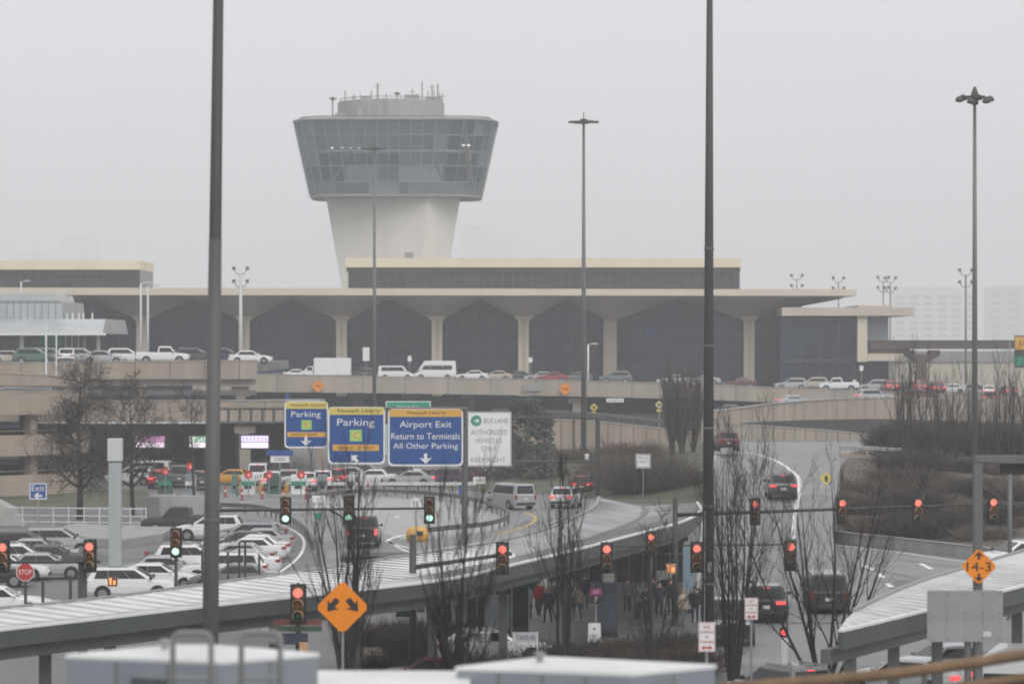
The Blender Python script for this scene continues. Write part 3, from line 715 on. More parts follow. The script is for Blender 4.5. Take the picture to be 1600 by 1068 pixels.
# low corner annex at the far end
b = MB(); b.box(((tx(1222) + tx(1428)) / 2, YT + 14, (tz(480) + tz(493)) / 2), (tx(1428) - tx(1222), 28, tz(480) - tz(493))); put(b, 'annex_roof', M['vault'])
b = MB(); b.box(((tx(1345) + tx(1400)) / 2, YT + 14, tz(478.5)), (tx(1400) - tx(1345), 20, .4)); put(b, 'annex_roof_kerb', M['vault'])
b = MB(); b.box(((tx(1222) + tx(1341)) / 2, YT + 12, tz(493) / 2), (tx(1341) - tx(1222), 20, tz(493) - .02)); put(b, 'annex_glass', M['tglass'])
b = MB()
for px in (1222, 1252, 1282, 1312, 1338): b.box((tx(px), YT + 1.9, tz(493) / 2), (.14, .18, tz(493)))
b.box(((tx(1222) + tx(1340)) / 2, YT + 1.88, tz(563)), (tx(1340) - tx(1222), .14, .35)); put(b, 'annex_mullions', M['mull'])
b = MB(); b.box((tx(1348.5), YT + 2, (tz(493) + tz(565)) / 2), (1.5, 2.4, tz(493) - tz(565))); b.box(((tx(1357) + tx(1412)) / 2, YT + 2.2, tz(556)), (tx(1412) - tx(1357), 2.0, 1.5)); put(b, 'annex_frame', M['cream'])
b = MB(); b.box(((tx(1358) + tx(1393)) / 2, YT + 8, (tz(493) + tz(540)) / 2), (tx(1393) - tx(1358), 8, tz(493) - tz(540))); put(b, 'annex_wall', M['steel'])
b = MB(); b.box(((tx(1342) + tx(1396)) / 2, YT + 10, tz(563) / 2), (tx(1396) - tx(1342), 8, tz(563))); put(b, 'annex_base', M['tglass'])
b = MB(); b.prism([(tx(1246), tz(494) + 1.3), (tx(1262), tz(494) + 1.3), (tx(1256), tz(460)), (tx(1250), tz(460))], YT + 10, YT + 11); put(b, 'roof_strut', M['mull'])
b = MB(); b.box((tx(1021), YA + 1.85, tz(518)), (1.5, .08, 1.3)); put(b, 'blue_wall_sign', M['blue'])

# glassy pavilion standing before the terminal
DP = 425; k = DP / F
pav = thing('glass_pavilion', 'pale stepped glass pavilion with a sloping canopy in front of the long terminal', 'building', Z(60, DP, 0))
def pv(mb, name, m, **kw):
    o = Z(60, DP, 0); mb.v = [(x - o.x, y - o.y, z) for x, y, z in mb.v]; return mb.build(name, m, pav, **kw)
def px_(p): return (p - 800) * k
def pz(p): return H - (p - HY) * k
M['pale'] = mat('pale glass cladding', (0.42, 0.44, 0.45), 0.25, var=0.12, scale=0.3)
b = MB(); b.prism([(px_(-60), pz(500)), (px_(93), pz(500)), (px_(91), pz(470)), (px_(76), pz(470)), (px_(74), pz(458)), (px_(-60), pz(458))], DP + 3, DP + 25); pv(b, 'upper_storey', M['pale'])
b = MB()
for q in range(-50, 92, 11): b.box((px_(q), DP + 2.95, (pz(500) + pz(470)) / 2), (.1, .1, pz(470) - pz(500)))
b.box((px_(15), DP + 2.9, pz(470)), (px_(90) - px_(-60), .15, .2)); pv(b, 'glazing_bars', M['galv'])
b = MB(); b.loft([[(px_(-60), DP - 3, pz(521)), (px_(-60), DP + 3, pz(498)), (px_(-60), DP + 25, pz(498)), (px_(-60), DP + 25, pz(521))],
                  [(px_(165), DP - 3, pz(521)), (px_(160), DP + 3, pz(498)), (px_(160), DP + 25, pz(498)), (px_(165), DP + 25, pz(521))]]); pv(b, 'canopy', M['pale'])
b = MB(); b.box((px_(55), DP - 3.1, pz(522)), (px_(170) - px_(-60), .4, .3)); pv(b, 'canopy_edge', M['white'])
b = MB(); b.box((px_(40), DP + 10, pz(535)), (px_(145) - px_(-60), 16, pz(522) - pz(560))); pv(b, 'lower_storey', M['wglass'])
b = MB(); b.box((px_(77), DP + 1.85, pz(532)), (px_(95) - px_(58), .15, 1.4)); pv(b, 'green_shop_panel', M['signg'])
for q in (36, 100, 110, 120, 130, 151):
    b = MB(); b.box((px_(q), DP - 1 + (q > 50) * 2.6, pz(522) / 2 + 4), (.45 if q in (36, 151) else .15, .4, pz(522) - 8)); pv(b, 'column', M['offw'])
b = MB()
for q in (98, 107, 117, 124, 138): b.tube([(px_(q), DP + 4, pz(499)), (px_(q), DP + 4, pz(488))], .12, 6)
pv(b, 'roof_vents', M['white'])

# people-mover guideway with its hammerhead pier, cream shed behind it
gd = thing('elevated_guideway', 'brown elevated guideway beam leaving the low end of the terminal on a hammerhead pier', 'guideway', Z(1440, 480, 0))
o0 = Z(1440, 480, 0)
def gp(px, py, D=480): v = P(px, py, D); return v - o0
b = MB(); a, c = gp(1357, 538.5), gp(1720, 538.5); b.beam(a, c, 3.2, 1.25); b.build('beam', M['rust'], gd)
b = MB(); b.beam(gp(1357, 532), gp(1720, 532), 3.4, .15); b.beam(gp(1357, 548), gp(1420, 548), 2.6, .8); b.build('beam_flange', M['rust'], gd)
b = MB(); b.prism([(gp(x, y).x, gp(x, y).z) for x, y in ((1432, 600), (1447, 600), (1447, 566), (1467, 556), (1468, 547), (1452, 547), (1449, 553), (1430, 553), (1428, 547), (1412, 547), (1414, 556), (1432, 566))], -1.0, 1.0); b.build('pier', M['rust'], gd)
sh = thing('cargo_shed', 'long low cream ribbed shed with a grey roof under the guideway', 'shed', Z(1500, 540, 0))
o0 = Z(1500, 540, 0)
b = MB(); a0, a1 = P(1400, 565, 540), P(1720, 600, 540); b.box(((a0.x + a1.x) / 2 - o0.x, 10, (a0.z) / 2), (a1.x - a0.x, 20, a0.z)); b.build('wall', M['cladcream'], sh)
b = MB(); b.box(((a0.x + a1.x) / 2 - o0.x, 10, a0.z + .9), (a1.x - a0.x + .6, 20.6, 1.8)); b.build('roof', M['galv'], sh)

# ================================================================== CONTROL TOWER
DT = 640.0; k = DT / F
def wx(p): return (p - 800) * k
def wz(p): return H - (p - HY) * k
TC = Vector((wx(616), DT + 16, 0))
tw_ = thing('control_tower', 'airport control tower with a flared glass cab on a pale concrete shaft', 'control tower', TC)
def twp(mb, name, m, par=None, **kw):
    mb.v = [(x - TC.x, y - TC.y, z) for x, y, z in mb.v]; return mb.build(name, m, par or tw_, **kw)
b = MB()
def sh_ring(l, e, r_, z): return [(wx(l), DT + 14, z), (wx(e), DT + 5, z), (wx(r_), DT + 12, z), (wx(r_) - 4, DT + 30, z), (wx(l) + 6, DT + 30, z)]
b.loft([sh_ring(547, 636, 680, 0), sh_ring(528, 652, 694, wz(447)), sh_ring(503, 671, 718, wz(304))]); twp(b, 'shaft', M['shaft'])
b = MB(); b.box((wx(637), DT + 6.0, wz(397)), (1.6, .5, 1.2)); twp(b, 'shaft_vent', M['conc'])
cy = DT + 17
def cab(hw_, dp, z, n=56, ex=4.6, cx=614.8):
    out = []
    for i in range(n):
        a = 2 * math.pi * (i + .5) / n; c_, s_ = math.cos(a), math.sin(a)
        rr = (abs(c_) ** ex + abs(s_) ** ex) ** (-1 / ex); out.append((wx(cx) + hw_ * rr * c_, cy + dp * rr * s_, z))
    return out
wT, wB = 162.3 * k, 135.4 * k
levels = [(308, 0), (283, .2), (258, .4), (247, .49), (232, .61), (210, .79), (186, 1)]
def cabw(py): t = (308 - py) / (308 - 184); return wB + (wT - wB) * t
# glass skin: tinted, partly see-through
gm = bpy.data.materials.new('tower cab glass'); gm.use_nodes = True; t = gm.node_tree; bs = t.nodes['Principled BSDF']
bs.inputs['Base Color'].default_value = (.13, .17, .20, 1); bs.inputs['Roughness'].default_value = .15
tr = t.nodes.new('ShaderNodeBsdfTransparent'); tr.inputs[0].default_value = (.78, .85, .87, 1); ms = t.nodes.new('ShaderNodeMixShader'); ms.inputs[0].default_value = .28
t.links.new(tr.outputs[0], ms.inputs[1]); t.links.new(bs.outputs[0], ms.inputs[2]); t.links.new(ms.outputs[0], t.nodes['Material Output'].inputs[0])
b = MB(); b.loft([cab(cabw(p), cabw(p) * .78, wz(p)) for p in (303, 246, 185)], caps=False); twp(b, 'cab_glass', gm)
b = MB()
r0, r1 = cab(cabw(303) + .05, cabw(303) * .78 + .05, wz(303)), cab(cabw(185) + .05, cabw(185) * .78 + .05, wz(185))
for i in range(0, 56): b.beam(r0[i], r1[i], .10, .10)
for p in (283, 258, 234, 210):
    rg = cab(cabw(p) + .06, cabw(p) * .78 + .06, wz(p)); b.tube(rg + [rg[0]], .06, 4, cap=False)
twp(b, 'cab_mullions', M['galv'])
b = MB(); b.loft([cab(wB + .1, wB * .78 + .1, wz(305)), cab(wB + .15, wB * .78 + .15, wz(301.5))]); twp(b, 'cab_base_rim', M['conc'])
for p, m in ((284, 'conc'), (234, 'conc')):
    b = MB(); b.loft([cab(cabw(p) - .5, cabw(p) * .78 - .5, wz(p)), cab(cabw(p) - .5, cabw(p) * .78 - .5, wz(p) - .5)]); twp(b, 'floor_plate', M[m])
b = MB(); b.box((wx(612), cy, (wz(300) + wz(190)) / 2), (19, 16, wz(190) - wz(300))); twp(b, 'core', M['conc'])
# dark rooms and blinds behind the panes, tones varied to stand for uneven reflections
rng = random.Random(8); rooms = {0: MB(), 1: MB(), 2: MB(), 3: MB()}
bands = [(301.5, 284.5), (283, 259), (258, 236), (233, 211), (209, 187)]
for li, (p0, p1) in enumerate(bands):
    A, B = cab(cabw(p0) - .45, cabw(p0) * .78 - .45, wz(p0) + .05), cab(cabw(p1) - .45, cabw(p1) * .78 - .45, wz(p1) - .05); state = 1
    for i in range(56):
        px_mid = (A[i][0] / k) + 800
        if rng.random() < .35 or i % 7 == 0:
            wgt = ((.05, .25, .45, .25), (.30, .40, .15, .15), (.45, .40, .15, 0), (.25, .45, .30, 0), (.15, .50, .35, 0))[li]
            state = rng.choices((0, 1, 2, 3), wgt)[0]
        if li in (2, 3, 1) and px_mid > 688 and px_mid < 738: state = 0
        if li == 2 and 488 < px_mid < 560: state = 0
        j = (i + 1) % 56; rooms[state].add([A[i], A[j], B[j], B[i]], [(0, 1, 2, 3)])
for st_, mm in ((0, mat('dark room', (.022, .028, .034), .7, var=.2)), (1, mat('grey blind', (.15, .165, .17), .7, var=.15)), (2, mat('pale blind', (.30, .33, .33), .7, var=.1)), (3, mat('white blind', (.46, .48, .47), .7, var=.1))): twp(rooms[st_], 'room_reflection_tones', mm)
b = MB()
for x0, x1 in ((520, 575), (690, 655), (735, 724)): b.beam((wx(x0), cy - cabw(282) * .78 + .9, wz(282)), (wx(x1), cy - cabw(190) * .78 + .9, wz(190)), 1.2, .3)  # dark diagonals stand for slanting reflections in the cab glass
twp(b, 'dark_diagonals', M['brace'])
M['ceil_lamp'] = mat('ceiling lamps', (.8, .8, .8), .5, var=0, emit=(1, .97, .92), es=.4)
b = MB()
for x0, y0, w_ in ((585, 229, 1.2), (724, 226, .6), (732, 226, .6), (518, 230, .5), (534, 230, .5), (547, 230, .5), (560, 230, .5)): b.box((wx(x0), cy - cabw(y0) * .78 + .40, wz(y0)), (w_, .12, .28))
twp(b, 'ceiling_lamps', M['ceil_lamp'])
b = MB(); b.loft([cab(wT + .1, wT * .78 + .1, wz(187)), cab(wT + .2, wT * .78 + .2, wz(184.5)), cab(wT - .5, wT * .78 - .5, wz(182))]); twp(b, 'roof', M['galv'])
b = MB()
rg = cab(wT - 1.2, wT * .78 - 1.2, wz(180)); b.tube(rg + [rg[0]], .12, 5, cap=False)
for i in range(0, 56, 2): b.tube([rg[i], (rg[i][0], rg[i][1], wz(183))], .07, 4)
twp(b, 'roof_rail', M['pole'])
b = MB(); b.lathe([(11.0, wz(183)), (11.0, wz(150)), (10.6, wz(148)), (0, wz(147.5))], (wx(605), cy + 3, 0), 32); b.box((wx(668), cy, (wz(183) + wz(152)) / 2), (5.6, 12, wz(152) - wz(183)))
twp(b, 'roof_drum', M['conc'])
for c_, d_ in (((wx(528), cy - 5, (wz(181) + wz(171)) / 2), (2.4, 3, wz(171) - wz(181))), ((wx(640), cy - 2, wz(145)), (3.0, 3, 1.4)), ((wx(566), cy - 2, wz(146)), (2.2, 2, 1.2)), ((wx(674), cy - 2, wz(149)), (3.2, 3, 1.6)), ((wx(600), cy - 8.15, wz(164)), (.2, .2, 4.2)), ((wx(560), cy - 8.0, wz(170)), (1.2, .3, 2.2))):
    b = MB(); b.box(c_, d_); twp(b, 'roof_plant', M['galv'])

rng = random.Random(11)
for i, (px, pt, r_) in enumerate(((533, 132, .08), (557, 136, .06), (573, 128, .07), (585, 120, .12), (616, 133, .08), (640, 128, .06), (657, 120, .08), (672, 122, .09), (681, 120, .10), (688, 134, .06), (515, 144, .10), (546, 140, .06), (600, 139, .06), (630, 138, .06), (665, 130, .06), (550, 141, .05), (564, 138, .05), (608, 140, .05), (622, 139, .05), (648, 136, .05), (676, 133, .06), (685, 139, .05))):
    b = MB(); yy = cy - 7 + rng.uniform(0, 12); z0 = wz(150) if px > 524 else wz(180)
    b.tube([(wx(px), yy, z0), (wx(px), yy, wz(pt))], r_ * 1.5, 5)
    if i % 2: b.beam((wx(px) - .7, yy, wz(pt + 5)), (wx(px) + .7, yy, wz(pt + 5)), .08, .08)
    if px in (616, 515): b.lathe([(.0, -.5), (.9, 0), (0, .25)], (wx(px), yy, wz(pt + 3)), 10)
    twp(b, 'antenna', M['pole'])
b = MB(); rg = [(wx(605) + 10.6 * math.cos(a), cy + 3 + 10.6 * math.sin(a), wz(144.5)) for a in [2 * math.pi * i / 30 for i in range(31)]]
b.tube(rg, .07, 4); [b.tube([p, (p[0], p[1], wz(149))], .05, 4) for p in rg[::2]]; twp(b, 'drum_rail', M['pole'])

# ================================================================== FAR BLOCKS IN THE MIST
def far_block(label, x0, x1, yt, D, floors, bays, m):
    kk = D / F; o = Z((x0 + x1) / 2, D, 0); root = thing('office_block', label, 'building', o, 0, 'buildings lost in the mist')
    zt = H - (yt - HY) * kk; wd = (x1 - x0) * kk
    b = MB(); b.box((0, 20, zt / 2), (wd, 40, zt)); b.build('wall', m, root)
    b = MB(); b.box((-wd * .1, 20, zt + .8), (wd * .7, 36, 3)); b.build('roof', M['galv'], root)
    for f in range(floors):
        b = MB()
        for i in range(bays): b.box((-wd / 2 + wd * (i + .5) / bays, -.15, zt * (.30 + .58 * f / max(1, floors - 1))), (wd / bays * .62, .4, zt * .05))
        b.build('window_row', M['wglass'], root)
far_block('pale hotel block with rows of windows fading into the mist, the wider one', 1394, 1528, 452, 4600, 7, 6, M['cream'])
far_block('faint grey block in the mist at the edge, behind the road sign', 1543, 1680, 449, 4900, 6, 5, M['conc'])
for x0, x1, yt, D_, fl, by, lb in ((18, 96, 398, 5150, 8, 5, 'faint block almost lost in the mist above the left roof'), (96, 150, 372, 5150, 10, 4, 'fainter taller block almost lost in the mist left of the tall pole'), (716, 772, 356, 5150, 11, 4, 'faint block almost lost in the mist right of the control tower'), (772, 806, 380, 5150, 9, 3, 'fainter low block in the mist right of the control tower')): far_block(lb, x0, x1, yt, D_, 0, 1, M['white'])
# ================================================================== DECKS, WALLS, CANOPIES
def wall_mb(pts, thick):
    rings = []
    for px, yt, yb, D in pts:
        a, c = P(px, yt, D), P(px, yb, D)
        rings.append([c, a, a + Vector((0, thick, 0)), c + Vector((0, thick, 0))])
    return rings
def wall(name, label, cat, pts, thick=.4, m='tan', cap=True, group=None, deck=None, joints=0):
    o = P(pts[len(pts)//2][0], pts[len(pts)//2][2], pts[len(pts)//2][3])
    root = thing(name, label, cat, o, 0, group)
    b = MB(); b.loft([[p - o for p in r_] for r_ in wall_mb(pts, thick)]); b.build('parapet' if deck else 'wall', M[m], root)
    if cap:
        b = MB()
        for p, q in zip(pts, pts[1:]):
            a, c = P(p[0], p[1], p[3]) - o, P(q[0], q[1], q[3]) - o; b.beam(a + Vector((0, thick/2, .04)), c + Vector((0, thick/2, .04)), thick + .16, .10)
        b.build('coping', M['kerb'], root)
    if joints:
        b = MB(); 
        for p, q in zip(pts, pts[1:]):
            n = max(1, int((q[0] - p[0]) / joints))
            for i in range(n):
                f = (i + .5) / n; a = P(p[0] + (q[0]-p[0])*f, p[1] + (q[1]-p[1])*f, p[3] + (q[3]-p[3])*f) - o; c = P(p[0] + (q[0]-p[0])*f, p[2] + (q[2]-p[2])*f, p[3] + (q[3]-p[3])*f) - o
                b.box(((a.x+c.x)/2, a.y - .005, (a.z+c.z)/2), (.06, .03, a.z - c.z))
        b.build('wall_joints', M['shade_joint_conc'], root)
    if deck:
        depth, drop, th = deck; b = MB()
        b.loft([[P(px, yt, D) + Vector((0, thick, -drop)) - o, P(px, yt, D) + Vector((0, depth, -drop)) - o, P(px, yt, D) + Vector((0, depth, -drop - th)) - o, P(px, yt, D) + Vector((0, thick, -drop - th)) - o] for px, yt, yb, D in pts])
        b.build('deck', M['road'], root)
    return root
def columns(root, lst, m='tan2', w_=1.2):
    o = root.location
    for px, ztop, D in lst:
        b = MB(); x = (px - 800) / F * D; b.box((x - o.x, D - o.y, ztop / 2 - o.z), (w_, 1.2, ztop)); b.box((x - o.x, D - o.y, ztop - .35 - o.z), (w_ * 2.0, 1.3, .7)); b.build('column', M[m], root)

up = wall('upper_roadway', 'upper level roadway bridge with a long tan parapet right in front of the terminal', 'overpass',
     [(300, 583, 611, 452), (400, 584.5, 612, 452), (600, 588.5, 614, 452), (800, 592, 617, 452), (950, 596, 620, 450), (1100, 600, 624, 448), (1200, 605, 628, 446), (1340, 610, 632, 446), (1500, 616, 640, 446), (1760, 622, 650, 446)], .5, 'tan2', deck=(44, .4, 1.1), joints=62)
columns(up, [(560, 6.0, 470), (642, 6.0, 470), (735, 6.0, 470), (902, 5.6, 453), (1062, 5.6, 470)], 'tan2', 1.3)
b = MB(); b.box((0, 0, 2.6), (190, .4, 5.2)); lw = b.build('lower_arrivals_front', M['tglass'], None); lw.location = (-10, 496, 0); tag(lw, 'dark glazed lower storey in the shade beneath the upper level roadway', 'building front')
# second ramp with its own parapet to the right
r2 = wall('curved_ramp', 'tan walled ramp curving down in front of the upper level roadway', 'overpass',
     [(1098, 645, 664, 372), (1150, 638, 661, 376), (1200, 631, 658, 382), (1250, 626.5, 656, 390), (1300, 623.5, 655, 398), (1360, 621.5, 654, 404), (1420, 621, 655, 408), (1520, 623, 658, 410), (1720, 630, 668, 410)], .4, 'tan', deck=(12, 1.0, .8), joints=14)
columns(r2, [(1180, 3.4, 388), (1500, 3.8, 418)], 'tan2', 1.1)
b = MB(); b.box((0, 0, 1.8), (90, .6, 3.6)); ab = b.build('abutment_wall', M['shade_joint_conc']); ab.location = Z(1350, 440, 0); tag(ab, 'abutment wall coloured dark to stand for the shadow under the curved ramp', 'wall')
wall('retaining_wall', 'tan retaining wall along the far side of the climbing road', 'wall',
     [(1096, 660, 690, 337), (1150, 663, 690, 337), (1200, 666, 692, 337), (1300, 673, 697, 337), (1410, 684, 712, 337)], .5, 'tan2', joints=16)
wall('low_retaining_wall', 'short tan wall under the guardrail above the grass verge', 'wall', [(1312, 709, 727, 276), (1360, 711, 727, 276), (1408, 714, 730, 276)], .4, 'tan', cap=False)
wall('retaining_wall', 'tan retaining wall behind the evergreen tree and the shrubs of the grass bank', 'wall',
     [(770, 652, 735, 342), (850, 654, 728, 342), (940, 659, 720, 342), (1040, 670, 712, 342), (1094, 677, 706, 342)], .5, 'tan', joints=17)
wall('retaining_wall', 'pale tan wall in the shade under the upper level roadway beside the dark underpass', 'wall', [(560, 641, 680, 400), (800, 645, 680, 400)], .4, 'conc', cap=False)

# car park decks on the left
d1 = wall('parking_deck', 'upper parking deck with a row of cars behind its tan parapet', 'parking deck',
     [(-140, 568, 592, 345), (0, 566.5, 592, 345), (130, 566, 592, 345), (401, 563, 592, 345)], .4, 'tan', deck=(50, .2, 1.0), joints=48)
o = d1.location
b = MB(); a, c = P(-140, 597, 346.5) - o, P(401, 597, 346.5) - o; b.beam(a, c, 1.2, .7); b.build('edge_beam', M['tan2'], d1)
columns(d1, [(100, 8.6, 348), (217, 8.6, 348), (376, 8.6, 348)], 'tan2', .95)
d2 = wall('parking_deck', 'lower parking deck with a white lower edge above the toll lanes', 'parking deck',
     [(-140, 630, 658, 312), (90, 627.5, 658, 312), (300, 626, 658, 312), (452, 626, 658, 312)], .4, 'tan', deck=(60, .8, .8), joints=70)
o = d2.location
b = MB(); b.beam(P(60, 660, 311.9) - o, P(452, 660, 311.9) - o, .5, .18); b.build('white_edge', M['white'], d2)
columns(d2, [(383, 5.2, 313), (182, 5.2, 330), (500, 5.2, 340)], 'tan2', 1.0)
b = MB(); b.beam(P(90, 613, 344) - o, P(401, 613, 344) - o, .3, .5); b.build('back_rail', M['rail'], d2)
b = MB(); b.box((0, 0, 2.4), (30, .5, 4.8)); pw = b.build('back_wall', M['shade_joint_conc']); pw.location = Z(250, 372, 0); tag(pw, 'dark rear wall in the gloom behind the toll lanes', 'wall')

# spiral ramp at the left edge
RC = Vector((-53.5, 287, 0)); RR = 15.5
sp = thing('spiral_ramp', 'round parking ramp of stacked tan parapets at the edge beside the bare trees', 'parking ramp', RC)
def ring_wall(z0, z1, r, m, name, th=.35):
    b = MB(); n = 64; A = []
    for i in range(n + 1):
        a = 2 * math.pi * i / n; A.append([(math.cos(a) * r, math.sin(a) * r, z0), (math.cos(a) * r, math.sin(a) * r, z1), (math.cos(a) * (r - th), math.sin(a) * (r - th), z1), (math.cos(a) * (r - th), math.sin(a) * (r - th), z0)])
    b.loft(A, caps=False); return b.build(name, M[m], sp)
for zf in (.0, 3.45, 7.0):
    ring_wall(zf + .05, zf + 1.85, RR, 'tan', 'parapet'); 
    ring_wall(zf + 2.15, zf + 2.27, RR - .1, 'rail', 'rail', .1)
    if zf > 0:
        b = MB(); b.lathe([(7, zf), (RR - .36, zf), (RR - .36, zf + .35), (7, zf + .35)], n=48); b.build('deck', M['conc'], sp)
ring_wall(0, 9.6, 7.0, 'shade_joint_conc', 'core', .4)
for k_ in range(8):
    a = R(k_ * 45 - 80); b = MB(); b.box((math.cos(a) * (RR - 1.4), math.sin(a) * (RR - 1.4), 3.6), (.8, .8, 7.2), a); b.build('column', M['tan2'], sp)
wall('sloping_ramp', 'thin pale ramp sloping down from the upper parking deck towards the spiral', 'ramp', [(-140, 580, 601, 318), (0, 583, 603, 320), (75, 586, 604, 322), (128, 595, 606, 326)], .4, 'tan', deck=(5, .7, .5))
wall('sloping_ramp', 'second lower ramp with a white edge and dark railing beside the spiral', 'ramp', [(-140, 607, 622, 300), (0, 606, 618, 302), (80, 604, 614, 306)], .4, 'offw', deck=(5, .4, .4))

# guardrails
def guardrail(label, pts, m='rail', post=2.2, h=.78, posts_m=None, group='guardrails'):
    """pts: 3-D base points."""
    o = pts[len(pts)//2].copy(); root = thing('guardrail', label, 'guardrail', o, 0, group)
    b = MB(); up_ = Vector((0, 0, 1)); rr = []
    for i, p in enumerate(pts):
        d = (pts[min(i+1, len(pts)-1)] - pts[max(i-1, 0)]); d.z = 0; d.normalize(); s_ = Vector((d.y, -d.x, 0)); q = p - o
        rr.append([q + up_*(h - .34) + s_*.02, q + up_*(h - .26) + s_*.09, q + up_*(h - .17) + s_*.02, q + up_*(h - .08) + s_*.09, q + up_*h + s_*.02, q + up_*h - s_*.03, q + up_*(h - .34) - s_*.03])
    b.loft(rr); b.build('beam', M[m], root)
    acc = 0; 
    for a, c in zip(pts, pts[1:]):
        L = (c - a).length; t_ = acc
        while t_ < L:
            p = a.lerp(c, t_ / L) - o; q = MB(); q.box((p.x, p.y + .08, p.z + h / 2 - .02), (.12, .15, h)); q.build('post', M[posts_m or m], root); t_ += post
        acc = t_ - L
    return root
guardrail('dark guardrail bending round the paved traffic island', gl([(482, 786), (540, 779), (600, 777), (700, 784), (764, 798), (796, 815), (768, 830), (700, 838), (652, 843)], 4), post=2.6)
guardrail('long guardrail between the car park and the road, curling in towards the canopy', gl([(345, 800), (400, 803), (440, 815), (476, 838), (492, 862)], 4), post=2.4)
guardrail('guardrail on the near side of the climbing road with pale rails', [on_ramp(l + 1, D) for D, z, l, r_ in RA_[1:7]], m='offw', post=3)
guardrail('guardrail on top of the short tan wall above the verge', [P(1312, 709, 276.2), P(1360, 711, 276.2), P(1408, 714, 276.2)], m='kerb', post=1.2)
guardrail('double rail along the top of the retaining wall behind the shrubs', [P(770, 651, 342.3), P(850, 653, 342.3), P(940, 658, 342.3), P(1040, 669, 342.3), P(1094, 676, 342.3)], m='rail', post=1.5, h=.9)
at_ = thing('crash_cushion', 'yellow rounded crash cushion at the end of the island guardrail', 'crash cushion', G(652, 845))
b = MB(); b.lathe([(.0, 0), (.55, 0), (.62, .5), (.5, .85), (.25, .98), (0, 1.0)], n=18); b.v = [(x * 1.25, y * .8, z) for x, y, z in b.v]; b.build('nose', M['signam'], at_, smooth=True)
b = MB(); b.box((.15, -.52, .55), (.5, .04, .3)); b.build('marker_panel', M['signk'], at_)

# low dark barrier along the right road
b = MB(); bp_ = [G(1268, 842), G(1330, 851), G(1400, 858), G(1500, 870), G(1640, 888)]
o = bp_[2].copy(); b.loft([[p - o + Vector((0, -.25, 0)), p - o + Vector((0, -.1, .75)), p - o + Vector((0, .1, .75)), p - o + Vector((0, .25, 0))] for p in bp_])
br = thing('road_barrier', 'long low dark concrete barrier below the brown shrubs beside the wide road', 'barrier', o); b.build('wall', M['conc'], br)
b = MB(); [b.beam(p - o + Vector((0, 0, .78)), q - o + Vector((0, 0, .78)), .22, .06) for p, q in zip(bp_, bp_[1:])]; b.build('coping', M['kerb'], br)

# white pipe fence, concrete blocks, low concrete island
fa, fb = G(-60, 821), G(228, 824); o = fa.lerp(fb, .5)
fn = thing('pipe_fence', 'white pipe railing fence in front of the lawn', 'fence', o)
for z in (.35, .8, 1.35):
    b = MB(); b.tube([fa - o + Vector((0, 0, z)), fb - o + Vector((0, 0, z))], .045, 6); b.build('rail', M['offw'], fn)
for i in range(13):
    p = fa.lerp(fb, i / 12) - o; b = MB(); b.tube([p, p + Vector((0, 0, 1.45))], .05, 6); b.build('post', M['offw'], fn)
p = G(286, 812); b = MB(); b.box((0, 0, .9), (3.7, 1.2, 1.82)); q = b.build('concrete_block', M['conc'], None, bevel=.03); q.location = p; tag(q, 'long pale concrete block wall behind the black pickup', 'concrete wall')
p = G(237, 812.5); b = MB(); b.box((0, 0, .88), (1.12, 1.2, 1.76)); q = b.build('concrete_block', mat('grey painted block', (.16, .16, .165), .8, var=.15), None, bevel=.03); q.location = p; tag(q, 'small dark grey block abutting the long concrete block wall', 'concrete wall')
isl = [(100, 846), (86, 838), (120, 829), (190, 833), (262, 828), (270, 836), (255, 846), (190, 856), (140, 853)]
b = MB(); pts = [G(x, y) for x, y in isl]; o = G(185, 842)
b.loft([[p - o for p in pts], [p - o + Vector((0, 0, .55)) for p in pts]]); q = b.build('concrete_apron', M['conc']); q.location = o; tag(q, 'low pale concrete apron with a curved edge inside the car park', 'concrete apron')
b = MB(); b.prism([(-3, 0), (2.2, 0), (1.4, 1.3), (-.4, 2.2), (-3, 2.4)], 0, 2.5); q = b.build('concrete_hut', M['kerb'], None, bevel=.05); q.location = G(-14, 822); tag(q, 'pale sloping concrete corner by the white pipe fence', 'concrete wall')

M['seam'] = mat('weathered roof seam', (.50, .505, .51), .5, var=.2); M['seam_shade'] = mat('shaded roof seam', (.21, .215, .22), .5, var=.2)  # second seam colour darkened to go with the painted roof shade
